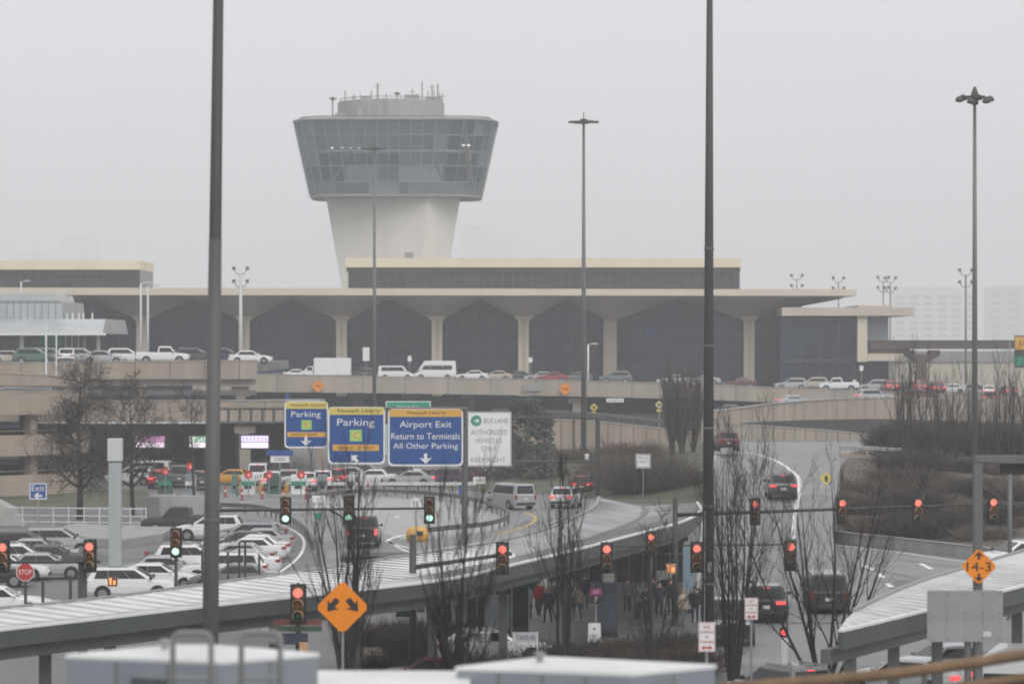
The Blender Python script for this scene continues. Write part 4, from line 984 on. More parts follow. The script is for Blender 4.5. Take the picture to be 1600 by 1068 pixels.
# covered walkway roof: long curved canopy
def canopy(label, front, back, zf, zb, fas, post_px, name='covered_walkway', ribstep=1.05, valley=True):
    fr = [G(x, y, zf) for x, y in spl(front, 8)]; bk = [G(x, y, zb) for x, y in spl(back, 8)]; o = fr[len(fr)//2].copy(); o.z = 0
    root = thing(name, label, 'canopy', o)
    n = len(fr); prof_ = ((0, 0), (.28, -.10), (.34, -.12), (.40, -.10), (1, 0)) if valley else ((0, 0), (.5, .05), (1, 0)); m_ = len(prof_)
    rows_ = []
    for i, (f, k_) in enumerate(zip(fr, bk)):
        u_ = max(0, (i / (n - 1) - .45) / .55); row = []
        for j, (t_, dz) in enumerate(prof_):
            if valley and 0 < j < 4: t_ = t_ + u_ * .20; dz = dz - u_ * (.28 if j == 2 else .22)
            row.append(f.lerp(k_, t_) - o + Vector((0, 0, dz)))
        rows_.append(row)
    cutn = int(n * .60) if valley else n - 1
    for nm_, i0, i1, mm in (('roof', 0, cutn, 'roofw' if valley else 'roofm'), ('shaded_roof', cutn, n - 1, 'roof_shade')):  # far stretch gets the roof copy with shade in its colour
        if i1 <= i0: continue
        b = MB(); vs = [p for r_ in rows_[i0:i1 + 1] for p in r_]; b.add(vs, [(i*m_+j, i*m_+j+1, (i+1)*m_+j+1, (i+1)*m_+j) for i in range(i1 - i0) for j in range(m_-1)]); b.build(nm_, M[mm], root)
    if valley:
        b = MB(); [b.beam(p[2] + Vector((0, 0, .03)), q[2] + Vector((0, 0, .03)), .22, .05) for p, q in zip(rows_[cutn:], rows_[cutn + 1:])]; b.build('valley_gutter', M['pole'], root)
    b = MB(); b2 = MB(); L = 0; nxt = .3         # standing seams square to the run of the roof
    seg2 = [(bk[i], bk[i+1]) for i in range(n - 1)] + [(fr[0], bk[0]), (fr[-1], bk[-1])]
    def hit(f, d):
        best = None
        for p, q in seg2:
            ex, ey = q.x - p.x, q.y - p.y; den = d.x * ey - d.y * ex
            if abs(den) < 1e-6: continue
            t_ = ((p.x - f.x) * ey - (p.y - f.y) * ex) / den; u_ = ((p.x - f.x) * d.y - (p.y - f.y) * d.x) / den
            if t_ > .25 and -.001 <= u_ <= 1.001 and (best is None or t_ < best): best = t_
        return best
    for i in range(n - 1):
        seg = (fr[i+1] - fr[i]).length; d = (fr[min(n-1, i+2)] - fr[max(0, i-1)]); d.z = 0; d.normalize(); nrm = Vector((-d.y, d.x, 0))
        while nxt <= L + seg:
            f = fr[i].lerp(fr[i+1], (nxt - L) / seg); t_ = hit(f, nrm)
            if t_ and t_ < 14:
                full_ = (fr[i] - bk[i]).length * abs(nrm.dot((bk[i] - fr[i]).normalized())); k_ = f + nrm * t_; k_.z = zf + (zb - zf) * min(1, t_ / max(.1, full_))
                fr_ = min(1, t_ / max(.1, full_)); cut = [pp for pp in prof_ if pp[0] < fr_] + [(fr_, 0)]
                u_ = max(0, (i / (n - 1) - .45) / .55) if valley else 0; q = [f + nrm * (t_ * min(1, a + (u_ * .2 if 0 < a < .9 else 0)) / fr_) + Vector((0, 0, (zb - zf) * a + dz - (u_ * .24 if 0 < a < .9 else 0) + .02)) - o for a, dz in cut]
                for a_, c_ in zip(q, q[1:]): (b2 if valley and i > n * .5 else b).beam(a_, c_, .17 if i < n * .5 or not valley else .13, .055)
            nxt += ribstep
        L += seg
    b.build('roof_seams', M['seam'], root)
    if b2.v: b2.build('shaded_roof_seams', M['seam_shade'], root)
    b = MB(); c = MB(); e = MB(); e2 = MB()
    for i in range(n - 1):
        d = (fr[i+1] - fr[i]).normalized(); s_ = Vector((d.y, -d.x, 0))
        a_, b_ = fr[i] - o + s_*.12, fr[i+1] - o + s_*.12
        b.beam(a_ + Vector((0, 0, -fas*.28)), b_ + Vector((0, 0, -fas*.28)), .18, fas*.52)
        c.beam(a_ - s_*.5 + Vector((0, 0, -fas*.78)), b_ - s_*.5 + Vector((0, 0, -fas*.78)), .3, fas*.44)
        e.beam(a_ + Vector((0, 0, .03)), b_ + Vector((0, 0, .03)), .16, .08);  e2.beam(bk[i] - o + Vector((0, 0, .03)), bk[i+1] - o + Vector((0, 0, .03)), .16, .10)
    M['fascia'] = mat('grey green fascia', (.068, .075, .073), .55, var=.2, scale=.4, streak=True); M['fascia2'] = mat('grey soffit beam', (.11, .117, .115), .6, var=.15, scale=.4)
    b.build('fascia', M['fascia'], root); c.build('soffit_beam', M['fascia2'], root); e.build('gutter', M['white'], root); e2.build('rear_gutter', M['galv'], root)
    for px in post_px:
        i = min(range(n), key=lambda j: abs(P(0,0,1).x*0 + fr[j].x / fr[j].y * F + 800 - px)); p = fr[i].lerp(bk[i], .33) - o
        q = MB(); q.box((p.x, p.y, (zf - .5) / 2), (.35, .35, zf - .5)); q.build('post', M['fascia2'], root)
    return root
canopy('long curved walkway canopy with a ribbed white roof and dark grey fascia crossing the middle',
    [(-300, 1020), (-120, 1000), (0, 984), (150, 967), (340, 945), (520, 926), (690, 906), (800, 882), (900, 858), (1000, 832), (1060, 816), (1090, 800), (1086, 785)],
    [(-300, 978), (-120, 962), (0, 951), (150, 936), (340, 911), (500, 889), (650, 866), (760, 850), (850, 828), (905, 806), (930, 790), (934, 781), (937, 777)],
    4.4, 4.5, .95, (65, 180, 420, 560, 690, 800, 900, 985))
canopy('second walkway canopy with a ribbed white roof behind the grey sign board',
    [(1308, 986), (1380, 969), (1450, 952), (1520, 934), (1600, 914), (1700, 890)], [(1335, 954), (1380, 932), (1440, 908), (1520, 884), (1600, 860), (1700, 830)],
    4.4, 4.6, 1.0, (1325, 1400, 1470, 1590), ribstep=1.0, valley=False)
# ================================================================== LIGHT POLES, GANTRIES, SIGNALS, SIGNS
def mast(label, px, py_top, D, zb, r0, r1, head=None, m='pole', name='high_mast_light', py_b=None, group=None):
    base = Z(px, D, zb); top = P(px, py_top, D); root = pole(name, label, 'light pole', base, top.z, r0, r1, M[m], group)
    h = top.z - zb
    if head == 'ring':
        b = MB(); b.lathe([(.3, h - .6), (.3, h + .3), (.12, h + .8), (0, h + .9)], n=10); b.lathe([(.8, h - .1), (.8, h + .1), (.7, h + .1), (.7, h - .1)], n=16)
        [b.tube([(0, 0, h), (1.25 * math.cos(a), 1.25 * math.sin(a), h)], .07, 5) for a in [R(60 * i) for i in range(6)]]; b.build('lamp_ring', M['poled'], root)
        for i in range(6):
            a = R(60 * i + 8); b = MB(); b.lathe([(0, -.32), (.30, -.25), (.34, -.08), (.2, .15), (0, .22)], (1.3 * math.cos(a), 1.3 * math.sin(a), h - .1 + .25 * math.sin(a)), 10); b.build('lamp', M['poled'], root)
    if head == 'flat':
        b = MB(); b.box((0, 0, h), (.7, .7, .5)); b.tube([(0, 0, h + .2), (0, 0, h + 1.0)], .05, 5); b.tube([(-1.2, 0, h + .05), (1.2, 0, h)], .06, 5); b.tube([(0, -1.2, h + .05), (0, 1.2, h)], .06, 5); b.build('lamp_ring', M['poled'], root)
        for dx, dy in ((-1.2, 0), (1.2, 0), (-.6, .9), (.6, -.9), (.4, .4)):
            b = MB(); b.box((dx, dy, h - .05), (.75, .5, .22)); b.build('lamp', M['poled'], root, bevel=.05)
    if head == 'flood':
        b = MB(); 
        for z in (0, -1.9): b.tube([(-.95, 0, h + z + .6), (-.5, 0, h + z), (.5, 0, h + z), (.95, 0, h + z + .6)], .06, 5)
        b.build('crossarm', M['poled'], root)
        for z in (0, -1.9):
            for s_ in (-1, 1): b = MB(); b.box((s_ * 1.0, -.1, h + z + .85), (.42, .4, .5), R(20 * s_)); b.build('lamp', M['pole'], root)
    if head == 'arm':
        b = MB(); b.tube([(0, 0, h - .2), (.3, 0, h + .1), (.9, 0, h + .15)], .06, 6); b.build('arm', M[m], root)
        b = MB(); b.box((.95, 0, h + .12), (.8, .3, .16)); b.build('lamp', M[m], root, bevel=.04)
    return root
# the two tall poles whose tops are out of the picture
t1 = mast('tall dark pole rising out of the picture beside the green signals, paler below its joint', 325, -220, 88, 0, .24, .13, 'ring', m='poled')
b = MB(); hj = P(336, 374, 88).z; b.tube([(0, 0, 0), (0, 0, hj)], [.252, .180], 14); t1.rotation_euler.y = R(.72); b.build('lower_sleeve', mat('paler bronze sleeve', (.105, .105, .10), .6, .2, var=.25, scale=.7, streak=True), t1, smooth=True)
t2 = mast('tall dark pole rising out of the picture above the bus stop crowd', 1106, -200, 132, 0, .27, .10, 'ring', m='poled'); t2.rotation_euler.y = R(.16)
mast('slim tall light mast in front of the control tower', 585, 232, 410, 0, .28, .14, 'flat')
mast('tall light mast behind the gantry at the grass bank, in open sky at its top', 912, 190, 333, 1.5, .30, .13, 'flat')
mast('tallest light mast with a ring of round lamps, beyond the clearance sign', 1523, 152, 262, 2.8, .26, .13, 'ring')
mast('apron floodlight mast with four lamps beside the tallest light mast', 1509, 430, 520, 0, .2, .14, 'flood')
for px, py in ((1245, 437), (1310, 441), (1380, 440), (1391, 441)):
    mast({1245: 'small floodlight above the corner of the terminal roof', 1310: 'floodlight seen over the tapering tip of the terminal roof', 1380: 'first of a pair of floodlights above the low annex roof', 1391: 'second floodlight of the pair above the annex roof, nearer the misty hotel'}[px], px, py, 600, 0, .16, .10, 'flood', group='apron floodlights')
mast('pale light pole with dark lamps in front of the third arch', 376, 428, 475, 7.5, .30, .22, 'flood', m='offw')
mast('white lamp pole in front of a column, left of its close twin', 220, 443, 372, 10.5, .15, .12, 'arm', m='offw', group='white lamp poles')
mast('white lamp pole close beside its twin, nearer the dark tall pole', 231, 447, 372, 10.5, .15, .12, 'arm', m='offw', group='white lamp poles')
mast('slender white lamp pole before the glassy pavilion', 72, 508, 330, 0, .12, .10, None, m='offw', group='white lamp poles')
mast('thin white lamp pole before the glassy pavilion, nearer the bare trees', 88, 514, 330, 0, .10, .08, None, m='offw', group='white lamp poles')
mast('short white lamp pole with a curved head beside the wide tan column', 919, 538, 465, 7.5, .14, .12, 'arm', m='white', group='white lamp poles')
mast('pale street lamp on the roof edge over the glassy pavilion', 33, 440, 460, 7.5, .16, .14, 'arm', m='offw', group='white lamp poles')
for t_, r_, hs_ in ((t1, .245, (3, 8.2)), (t2, .262, (3.2, 6.4, 9.6, 13, 17))):
    for z_ in hs_:
        b = MB(); b.lathe([(r_ * (1 - z_ * .013) - .01, z_ - .05), (r_ * (1 - z_ * .013) + .012, z_ - .03), (r_ * (1 - z_ * .013) + .012, z_ + .03), (r_ * (1 - z_ * .013) - .01, z_ + .05)], n=14); b.build('weld_collar', M['pole'], t_)
b = MB(); b.box((.05, -.285, 3.9), (.16, .05, .42)); b.build('access_hatch', M['galv'], t2); b = MB(); b.tube([(-.16, -.23, 0), (-.15, -.22, 6.2)], .025, 6); b.build('conduit', M['galv'], t2)
# white camera pylon in the car park
pb = G(180, 937); pr = thing('camera_pylon', 'pale grey square pylon with a white box on top in the car park', 'pylon', pb)
Dp = pb.y; zt = P(180, 722, Dp).z; b = MB(); b.box((0, 0, zt / 2), (.62, .62, zt)); b.build('shaft', mat('pale grey pylon', (.36, .40, .40), .6, var=.15, scale=.5, streak=True), pr, bevel=.03)
z2 = P(180, 685, Dp).z; b = MB(); b.box((0, 0, (zt + z2) / 2 + .04), (.72, .72, z2 - zt - .06)); b.build('head_box', M['offw'], pr, bevel=.03)

q = pole('steel_post', 'thin grey post beside the thick gantry post before the thicket', 'post', Z(1578, 152, 0), P(1578, 722, 152).z, .11, .10, M['pole'])
# overhead gantries
def gantry(label, x0, x1, ytop, ybot, D, legs, zfoot=0, m='rail', nv=12, name='sign_gantry'):
    o = Z((x0 + x1) / 2, D, zfoot); root = thing(name, label, 'gantry', o)
    a, b_ = P(x0, ytop, D) - o, P(x1, ytop, D) - o; c, d = P(x0, ybot, D) - o, P(x1, ybot, D) - o
    t = MB(); 
    for dy in (0, .9):
        v = Vector((0, dy, 0)); t.tube([a + v, b_ + v], .09, 6); t.tube([c + v, d + v], .09, 6)
        for i in range(nv + 1): f = i / nv; t.tube([a.lerp(b_, f) + v, c.lerp(d, f) + v], .055, 5)
    t.build('truss', M[m], root)
    for lx in legs:
        p = Z(lx, D + .45, 0) - o; t = MB(); t.tube([(p.x, p.y, -zfoot * 0), (p.x, p.y, a.z)], .20, 10); t.build('leg', M[m], root)
    return root
gantry('dark truss gantry carrying the parking and airport exit signs', 338, 728, 638, 660, 200, (338, 726), m='pole', nv=22)
gantry('slender open gantry frame before the grass bank carrying the white bus lane sign', 640, 934, 652, 721, 274, (934,), m='poled', nv=8)
gb = Z(1530, 100, 0); gr = thing('sign_gantry', 'thick grey gantry post with a beam reaching out of the picture, above the clearance sign', 'gantry', gb)
zt = P(0, 718, 100).z; b = MB(); b.box((0, .3, zt / 2), (.28, .28, zt)); b.build('leg', M['pole'], gr, bevel=.03)
b = MB(); b.box((3.4, .3, zt + .03), (7.0, .36, .2)); b.build('beam', M['pole'], gr)
b = MB(); b.box((1.5, .8, P(0, 733, 100).z), (1.5, .3, .34)); b.build('cabinet', M['poled'], gr)

k2 = 200 / F
def s200(px, py): return ((px), (py))
W_ = M['signw']
# Airport Exit
c = P(665, 683, 199.2); sA = sign('overhead_sign', 'large blue overhead sign reading Airport Exit, Return to Terminals', 'road sign', c, 117 * k2, 89 * k2, M['blue'], (W_, .10, .0), rnd=.28, group='overhead signs')
def on(root, c, px, py): return (px - 800) * k2 * (c.y / 200) - c.x, (H - (py - HY) * k2 * (c.y / 200)) - c.z
x, z = on(sA, c, 665, 645); rect(sA, 'top_strip', M['signam'], x, z, 113 * k2, 11.5 * k2)
text('Newark Liberty', M['signk'], sA, *on(sA, c, 667, 645), 60 * k2, 6.5 * k2, -.012)
text('Airport Exit', W_, sA, *on(sA, c, 665, 664), 81 * k2, 13 * k2, -.006); text('Return to Terminals', W_, sA, *on(sA, c, 665, 681), 107 * k2, 10 * k2, -.006)
text('All Other Parking', W_, sA, *on(sA, c, 665, 697.5), 101 * k2, 11.5 * k2, -.006); arrow(sA, W_, *on(sA, c, 665, 716), 16 * k2, -90, head=.62, shaft=.45)
# Parking C, near
c = P(557, 680, 199.2); sB = sign('overhead_sign', 'blue overhead parking sign with a slanting arrow, beside the airport exit sign', 'road sign', c, 89 * k2, 89 * k2, M['blue'], (W_, .10, .0), rnd=.28, group='overhead signs')
x, z = on(sB, c, 557, 642); rect(sB, 'top_strip', M['signy'], x, z, 85 * k2, 11 * k2); text('Newark Liberty', M['signk'], sB, x + 4 * k2, z, 66 * k2, 7.5 * k2, -.012)
text('Parking', W_, sB, *on(sB, c, 556, 661), 58 * k2, 14.5 * k2, -.006)
x, z = on(sB, c, 556, 680); rect(sB, 'lot_emblem', M['lime'], x, z, 19 * k2, 18 * k2); disc(sB, 'emblem_dot', M['signy'], x, z, 6.5 * k2); text('C', M['signg'], sB, x, z, 7 * k2, 8 * k2, -.016)
x, z = on(sB, c, 556, 699); rect(sB, 'amber_strip', M['signam'], x, z, 72 * k2, 9.5 * k2); text('GARAGE / SR DAILY', M['signk'], sB, x, z, 58 * k2, 5.5 * k2, -.012)
arrow(sB, W_, *on(sB, c, 554, 716), 15 * k2, 135, head=.55, shaft=.45)
# Parking C, far
c = P(478.5, 663, 199.6); c.y = 199.6; sC = sign('overhead_sign', 'smaller blue overhead parking sign with a yellow strip and a downward arrow', 'road sign', c, 68 * k2, 73 * k2, M['blue'], (W_, .09, .0), rnd=.22, group='overhead signs')
x, z = on(sC, c, 478.5, 633); rect(sC, 'top_strip', M['signy'], x, z, 64 * k2, 10.5 * k2); text('Newark Liberty', M['signk'], sC, x + 3 * k2, z, 54 * k2, 6.5 * k2, -.012)
text('Parking', W_, sC, *on(sC, c, 478, 648), 46 * k2, 11.5 * k2, -.006); x, z = on(sC, c, 479, 663.5); rect(sC, 'lot_emblem', M['lime'], x, z, 16 * k2, 15 * k2); disc(sC, 'emblem_dot', M['signy'], x, z, 5.2 * k2); text('C', M['signg'], sC, x, z, 6 * k2, 7 * k2, -.016)
x, z = on(sC, c, 479, 678.5); rect(sC, 'amber_strip', M['signam'], x, z, 60 * k2, 7.5 * k2); text('SHORT TERM', M['signk'], sC, x - 4 * k2, z, 40 * k2, 4.5 * k2, -.012); arrow(sC, W_, *on(sC, c, 478, 689), 14 * k2, -90, head=.62, shaft=.45)
# white bus lane sign and the green sign behind, on the far gantry
k3 = 273.2 / F
c = P(764.5, 685.5, 273.2); sD = sign('overhead_sign', 'white overhead sign with a green round emblem reading authorized vehicles only', 'road sign', c, 69 * k3, 85 * k3, W_, (M['galv'], .06, .03), group='overhead signs')
def on3(c, px, py): return (px - 800) * k3 - c.x, (H - (py - HY) * k3) - c.z
gt = mat('grey sign ink', (.20, .21, .21), .6, var=0)
x, z = on3(c, 744, 657); disc(sD, 'emblem', M['signg'], x, z, 8.5 * k3); arrow(sD, W_, x + .05, z, 9 * k3, 0, y=.016, name='emblem_mark')
for s_, px, py, w1 in (('BUS LANE', 775, 657, 38), ('AUTHORIZED', 764, 675, 58), ('VEHICLES', 763, 688, 42), ('ONLY', 764, 700, 24), ('KEEP RIGHT', 763, 718, 54)): text(s_, gt, sD, *on3(c, px, py), w1 * k3, 7.5 * k3, -.006)
c = P(638, 668, 273.6); sE = sign('overhead_sign', 'green overhead sign half hidden behind the airport exit sign', 'road sign', c, 71 * k3, 84 * k3, M['signg'], (W_, .07, .03), group='overhead signs')
text('Airport Exit', W_, sE, *on3(c, 637, 636), 36 * k3, 6 * k3, -.006)
# small blue/white sign posts near the toll lanes
k4 = 268 / F
def post_sign(label, px, py, wpx, hpx, D, m, zfoot=0, name='road_sign', cat='road sign', border=None, lines=(), ink=None, group=None, diamond=False, legm=None):
    c = P(px, py, D); kk = D / F
    s_ = sign(name, label, cat, c, wpx * kk, hpx * kk, m, border, legs=[(0, zfoot)], group=group, diamond=diamond, legm=legm)
    for tx_, dy, w1, h1 in lines: text(tx_, ink or M['signk'], s_, 0, -dy * kk, w1 * kk, h1 * kk, -.007)
    return s_
s_ = post_sign('white board with a blue header standing before the toll booths', 437, 717, 29, 10, 268, W_, lines=(('CASH', 0, 16, 5),), group='signs by the toll lanes'); b = rect(s_, 'header', M['blue'], 0, 9.5 * k4, 42 * k4, 9 * k4)
s_ = post_sign('blue exit sign with a leftward arrow on a thin pole', 59.5, 767, 28, 26, 228, M['blue'], border=(W_, .07, .02)); text('Exit', W_, s_, 0, 5 * 228 / F, 20 * 228 / F, 9 * 228 / F, -.008); arrow(s_, W_, 0, -7 * 228 / F, 13 * 228 / F, 180)
post_sign('small square blue parking sign low beside the island', 724, 765, 15, 15, 243, M['blue'], lines=(('P', 0, 6, 8),), ink=W_)
post_sign('small white sign on a post behind the island guardrail', 749, 750, 19, 11, 250, W_, lines=(('KEEP LEFT', 0, 13, 4),))
post_sign('white sign with a black turn symbol on the green street pole', 497, 783, 20, 19, 168, W_, lines=(('NO TURN', 4, 15, 5),))
post_sign('small teal street number sign on a thin pole', 497, 806, 10, 10, 160, M['signg'])
post_sign('small white sign low behind the mast arm', 650, 786, 16, 18, 190, W_, lines=(('15', 1, 8, 8),))
post_sign('white square regulatory sign standing among the shrubs of the bank', 1005, 720, 23, 22, 270, W_, border=(M['signk'], .05, .05), lines=(('TRUCK', -5, 16, 4), ('ONLY', 1, 13, 4)))
post_sign('tiny white sign on the grass below the light mast', 917, 713, 6, 9, 300, W_)
s_ = post_sign('yellow diamond sign with a black merging arrow beside the climbing road', 1291, 747, 22, 22, 214, M['signy'], zfoot=2.7, diamond=True); arrow(s_, M['signk'], 0, 0, 11 * 214 / F, 90, shaft=.5, head=.4)
for px, py, lb in ((928, 636, 'yellow diamond crossing sign beside the tan bridge column'), (1030, 632, 'pale yellow diamond crossing sign near the bare columnar trees')):
    s_ = post_sign(lb, px, py, 13, 13, 345, M['signy'] if px < 1000 else mat('pale yellow sheeting', (.6, .57, .3), .5, var=0), zfoot=2, diamond=True, group='yellow crossing signs'); rect(s_, 'plate', M['signy'], 0, -9 * 345 / F, 8 * 345 / F, 4 * 345 / F); disc(s_, 'symbol', M['signk'], 0, 0, 2.2 * 345 / F)
for px, py, lb in ((497, 603, 'orange diamond notice fixed on the upper road parapet above the smaller parking sign'), (883, 607, 'orange diamond notice fixed on the upper road parapet beside the light mast')):
    c = P(px, py, 451.6); c.y = 451.3 if px < 800 else 449.9; s_ = sign('roadworks_notice', lb, 'road sign', c, 24 * 451 / F * .85, 20 * 451 / F * .8, M['signo'], diamond=True, group='orange notices on the parapet'); rect(s_, 'symbol', M['signk'], 0, 0, .8, .12)
c = P(832, 605, 451); c.y = 451.2; q = sign('parapet_panel', 'flat grey panel fixed on the upper road parapet', 'panel', c, 30 * .09, 11 * .09, M['conc'])
c = P(961, 625, 440); q = sign('white_strip_sign', 'narrow white strip sign glowing in the dark underpass', 'sign', c, 27 * .088, 6 * .088, W_); text('UNDERPASS', gt, q, 0, 0, 2.0, .28, -.006)
for px, py, h_, lb in ((572, 553, 21, 'white notice board on a post by the terminal kerb'), (640, 560, 9, 'small white bus stop flag above the white minibus'), (829, 562, 8, 'small white stop flag beside the fifth column'), (1346, 575, 8, 'small white sign on a pole before the annex base'), (1335, 597, 8, 'little white notice beside the white pickup on the bridge'), (449, 619, 9, 'little blue sign above the smaller parking sign')):
    post_sign(lb, px, py, max(6, h_ * .5), h_, 470 if px != 449 else 440, W_ if px != 449 else M['blue'], zfoot=7, group='small notices on the upper road')
# overhead sign at the right margin
k5 = 330 / F; c = P(1602, 549, 330); s_ = sign('overhead_sign', 'orange and green overhead sign cut by the picture edge beyond the bare wood', 'road sign', c, 34 * k5, 50 * k5, M['mull'], legs=[(-1.6, 3)], group='overhead signs')
rect(s_, 'amber_panel', M['signam'], 0, 13 * k5, 32 * k5, 20 * k5); rect(s_, 'green_panel', M['signg'], 0, -15 * k5, 32 * k5, 15 * k5); text('EXIT', M['signk'], s_, 0, 13 * k5, 18 * k5, 7 * k5, -.012)

# diamonds, stop sign
c = P(535, 948, 101); s_ = sign('warning_sign', 'big orange diamond sign with two black arrows splitting downward', 'road sign', c, 84 * 101 / F, 84 * 101 / F, M['signo'], diamond=True, legs=[(0, 0)], legm=M['galv'])
kk = 101 / F
arrow(s_, M['signk'], -15.5 * kk, 3 * kk, 25 * kk, 230, shaft=.52, head=.46); arrow(s_, M['signk'], 16.5 * kk, 3 * kk, 25 * kk, -50, shaft=.52, head=.46)
c = P(1529.5, 884.5, 99.9); s_ = sign('clearance_sign', 'orange diamond clearance sign reading 14-3 with black arrows above and below', 'road sign', c, 57 * 99.9 / F, 57 * 99.9 / F, M['signo'], None, diamond=True)
kk = 99.9 / F; text('14-3', M['signk'], s_, 0, 0, 38 * kk, 14 * kk, -.008); arrow(s_, M['signk'], 0, 17 * kk, 13 * kk, 90, head=.6, shaft=.4); arrow(s_, M['signk'], 0, -17 * kk, 13 * kk, -90, head=.6, shaft=.4)
c = P(39.5, 893, 139); st = thing('stop_sign', 'round-looking red stop sign on a dark post beside the white pylon', 'stop sign', c)
b = MB(); r_ = .42; b.prism([(r_ * math.cos(R(22.5 + 45 * i)), r_ * math.sin(R(22.5 + 45 * i))) for i in range(8)], -.01, .02); b.build('panel', W_, st)
b = MB(); r_ = .385; b.prism([(r_ * math.cos(R(22.5 + 45 * i)), r_ * math.sin(R(22.5 + 45 * i))) for i in range(8)], -.018, -.012); b.build('red_face', M['signr'], st); text('STOP', W_, st, 0, 0, .56, .22, -.02)
b = MB(); b.box((0, .08, -c.z / 2), (.12, .12, c.z)); b.build('post', M['poled'], st)
for px, yt, lb in ((67, 905, 'thin dark post beside the stop sign'), (110, 898, 'thin dark post beside the utility box')):
    p = Z(px, 137, 0); zt = P(px, yt, 137).z; b = MB(); b.box((0, 0, zt / 2), (.12, .12, zt)); q = b.build('thin_post', M['poled']); q.location = p; tag(q, lb, 'post')
p = Z(82, 142, 0); ub = thing('utility_box', 'pale grey utility box behind the walkway canopy', 'utility box', p); b = MB(); b.box((0, 0, .85), (.62, .5, 1.7)); b.build('cabinet', M['offw'], ub, bevel=.02); b = MB(); b.box((0, -.26, .9), (.5, .02, 1.3)); b.build('door', M['galv'], ub)
# no stopping signs
for px, py, wpx, hpx, D, lb in ((1104.5, 994.5, 26, 46, 98, 'white no stopping sign with red letters above the grey roof box'), (1174, 950.5, 21, 34, 112, 'farther white no stopping sign with red letters before the black pickup')):
    kk = D / F; c = P(px, py, D); s_ = sign('parking_sign', lb, 'road sign', c, wpx * kk, hpx * kk, W_, (M['signr'], .012, .015), legs=[(0, 0)], group='no stopping signs')
    for tx_, dy, w1, h1 in (('NO', -.34, .4, .10), ('STOPPING', -.17, .8, .07), ('OR', 0, .22, .07), ('STANDING', .16, .8, .07)): text(tx_, M['signr'], s_, 0, -dy * hpx * kk, w1 * wpx * kk, h1 * hpx * kk * 1.3, -.006)
    for sx in (-1, 1): arrow(s_, M['signr'], sx * wpx * .16 * kk, -hpx * .36 * kk, wpx * .34 * kk, 0 if sx > 0 else 180, head=.5, shaft=.4)

# traffic lights and their masts
mast_arm('mast arm pole hidden by the tall dark pole, holding the three green signals', 337, 790, 146, 0, 676, 797, 793.5, r=.13, tip=.05)
for px, py, lb in ((446.5, 797.5, 'green traffic light farthest from the others, above the parked cars'), (545, 796, 'green traffic light half screened by the bare tree'), (671, 796.5, 'green traffic light at the tip of the mast arm')):
    signal('g', px, py, 145.4, lb, 'green traffic lights')
mast_arm('dark mast arm pole holding the lone red signal over the canopy', 645, 835, 122, 0, 800, 886, 864, r=.16, tip=.08)
signal('r', 785, 872, 121.6, 'red traffic light at the end of the dark mast arm over the canopy fascia', 'red traffic lights')
mast_arm('mast arm pole at the bus stop whose long arm crosses the climbing road', 1055, 778, 149, 0, 1560, 804, 786, r=.15, tip=.035)
for px, py, lb in ((1180, 799, 'red traffic light over the climbing road beside the tall pole'), (1316, 797.5, 'red traffic light before the brown shrubs above the branching tree'), (1434, 797, 'red traffic light in the middle of the brown shrubs'), (1551.5, 796, 'red traffic light beside the thick gantry post')):
    signal('r', px, py, 148.5, lb, 'red traffic lights')
sw = thing('span_wire', 'thin span wire strung with red signals across the bus stop', 'cable', P(1090, 853, 128)); o = sw.location
b = MB(); b.tube([P(930, 853, 128) - o, P(1090, 851.5, 128) - o, P(1242, 850, 128) - o], .03, 5); b.build('wire', M['black'], sw)
for px, py, lb in ((948, 871, 'red traffic light hanging above the navy kiosk'), (1088.5, 870, 'red traffic light right against the tall pole'), (1235, 867.5, 'red traffic light above the black vehicles at the branching tree')):
    signal('r', px, py, 127.8, lb, 'red traffic lights')
s1 = signal('r', 1017, 849, 141, 'smaller red traffic light on its own pole behind the bus stop', 'red traffic lights'); s1.scale = (.86,) * 3
pole('signal_post', 'dark post carrying the smaller red signal behind the bus stop', 'post', Z(1017, 141.4, 0), P(1017, 832, 141).z, .09, .07, M['poled'])
signal('r', 140.5, 868, 120, 'red traffic light on the short arm beside the white pylon', 'red traffic lights')
signal('r', 5, 869, 120, 'red traffic light cut by the picture edge above the dark parked car', 'red traffic lights')
r_ = pole('signal_mast', 'short dark signal mast beside the white pylon', 'signal pole', Z(129, 120.5, 0), P(129, 876, 120).z, .2, .17, M['poled'], 'mast arm poles of the junction'); b = MB(); b.tube([P(-20, 878, 120.3) - r_.location, P(157, 877, 120.3) - r_.location], .06, 8); b.build('arm', M['poled'], r_)
signal('g', 275, 847.5, 134, 'green traffic light on a thin post before the white cars', 'green traffic lights')
pole('signal_post', 'thin dark post under the green signal among the parked cars', 'post', Z(275, 134.3, 0), P(275, 830, 134).z, .09, .07, M['poled'])
signal('r', 466, 943, 99, 'nearest red traffic light beside the big orange diamond', 'red traffic lights')
r_ = pole('signal_post', 'post under the nearest red signal with a brown and green street name bar', 'post', Z(466, 99.4, 0), P(466, 920, 99).z, .10, .08, M['poled'])
b = MB(); zz = P(0, 973, 99).z; b.box((.0, -.15, zz), (1.5, .05, .16)); b.build('red_name_bar', mat('dull red bar', (.16, .05, .035), .6, var=.1), r_); b = MB(); b.box((0, -.15, zz - .19), (1.5, .05, .17)); b.build('green_name_bar', mat('dull green bar', (.05, .075, .04), .6, var=.1), r_); b = MB(); b.box((-.1, -.1, zz - .5), (.8, .25, .35)); b.build('control_box', M['navy'], r_); b = MB(); b.box((.18, -.18, zz - .85), (.26, .2, .5)); b.build('push_button_box', M['sigy'], r_)
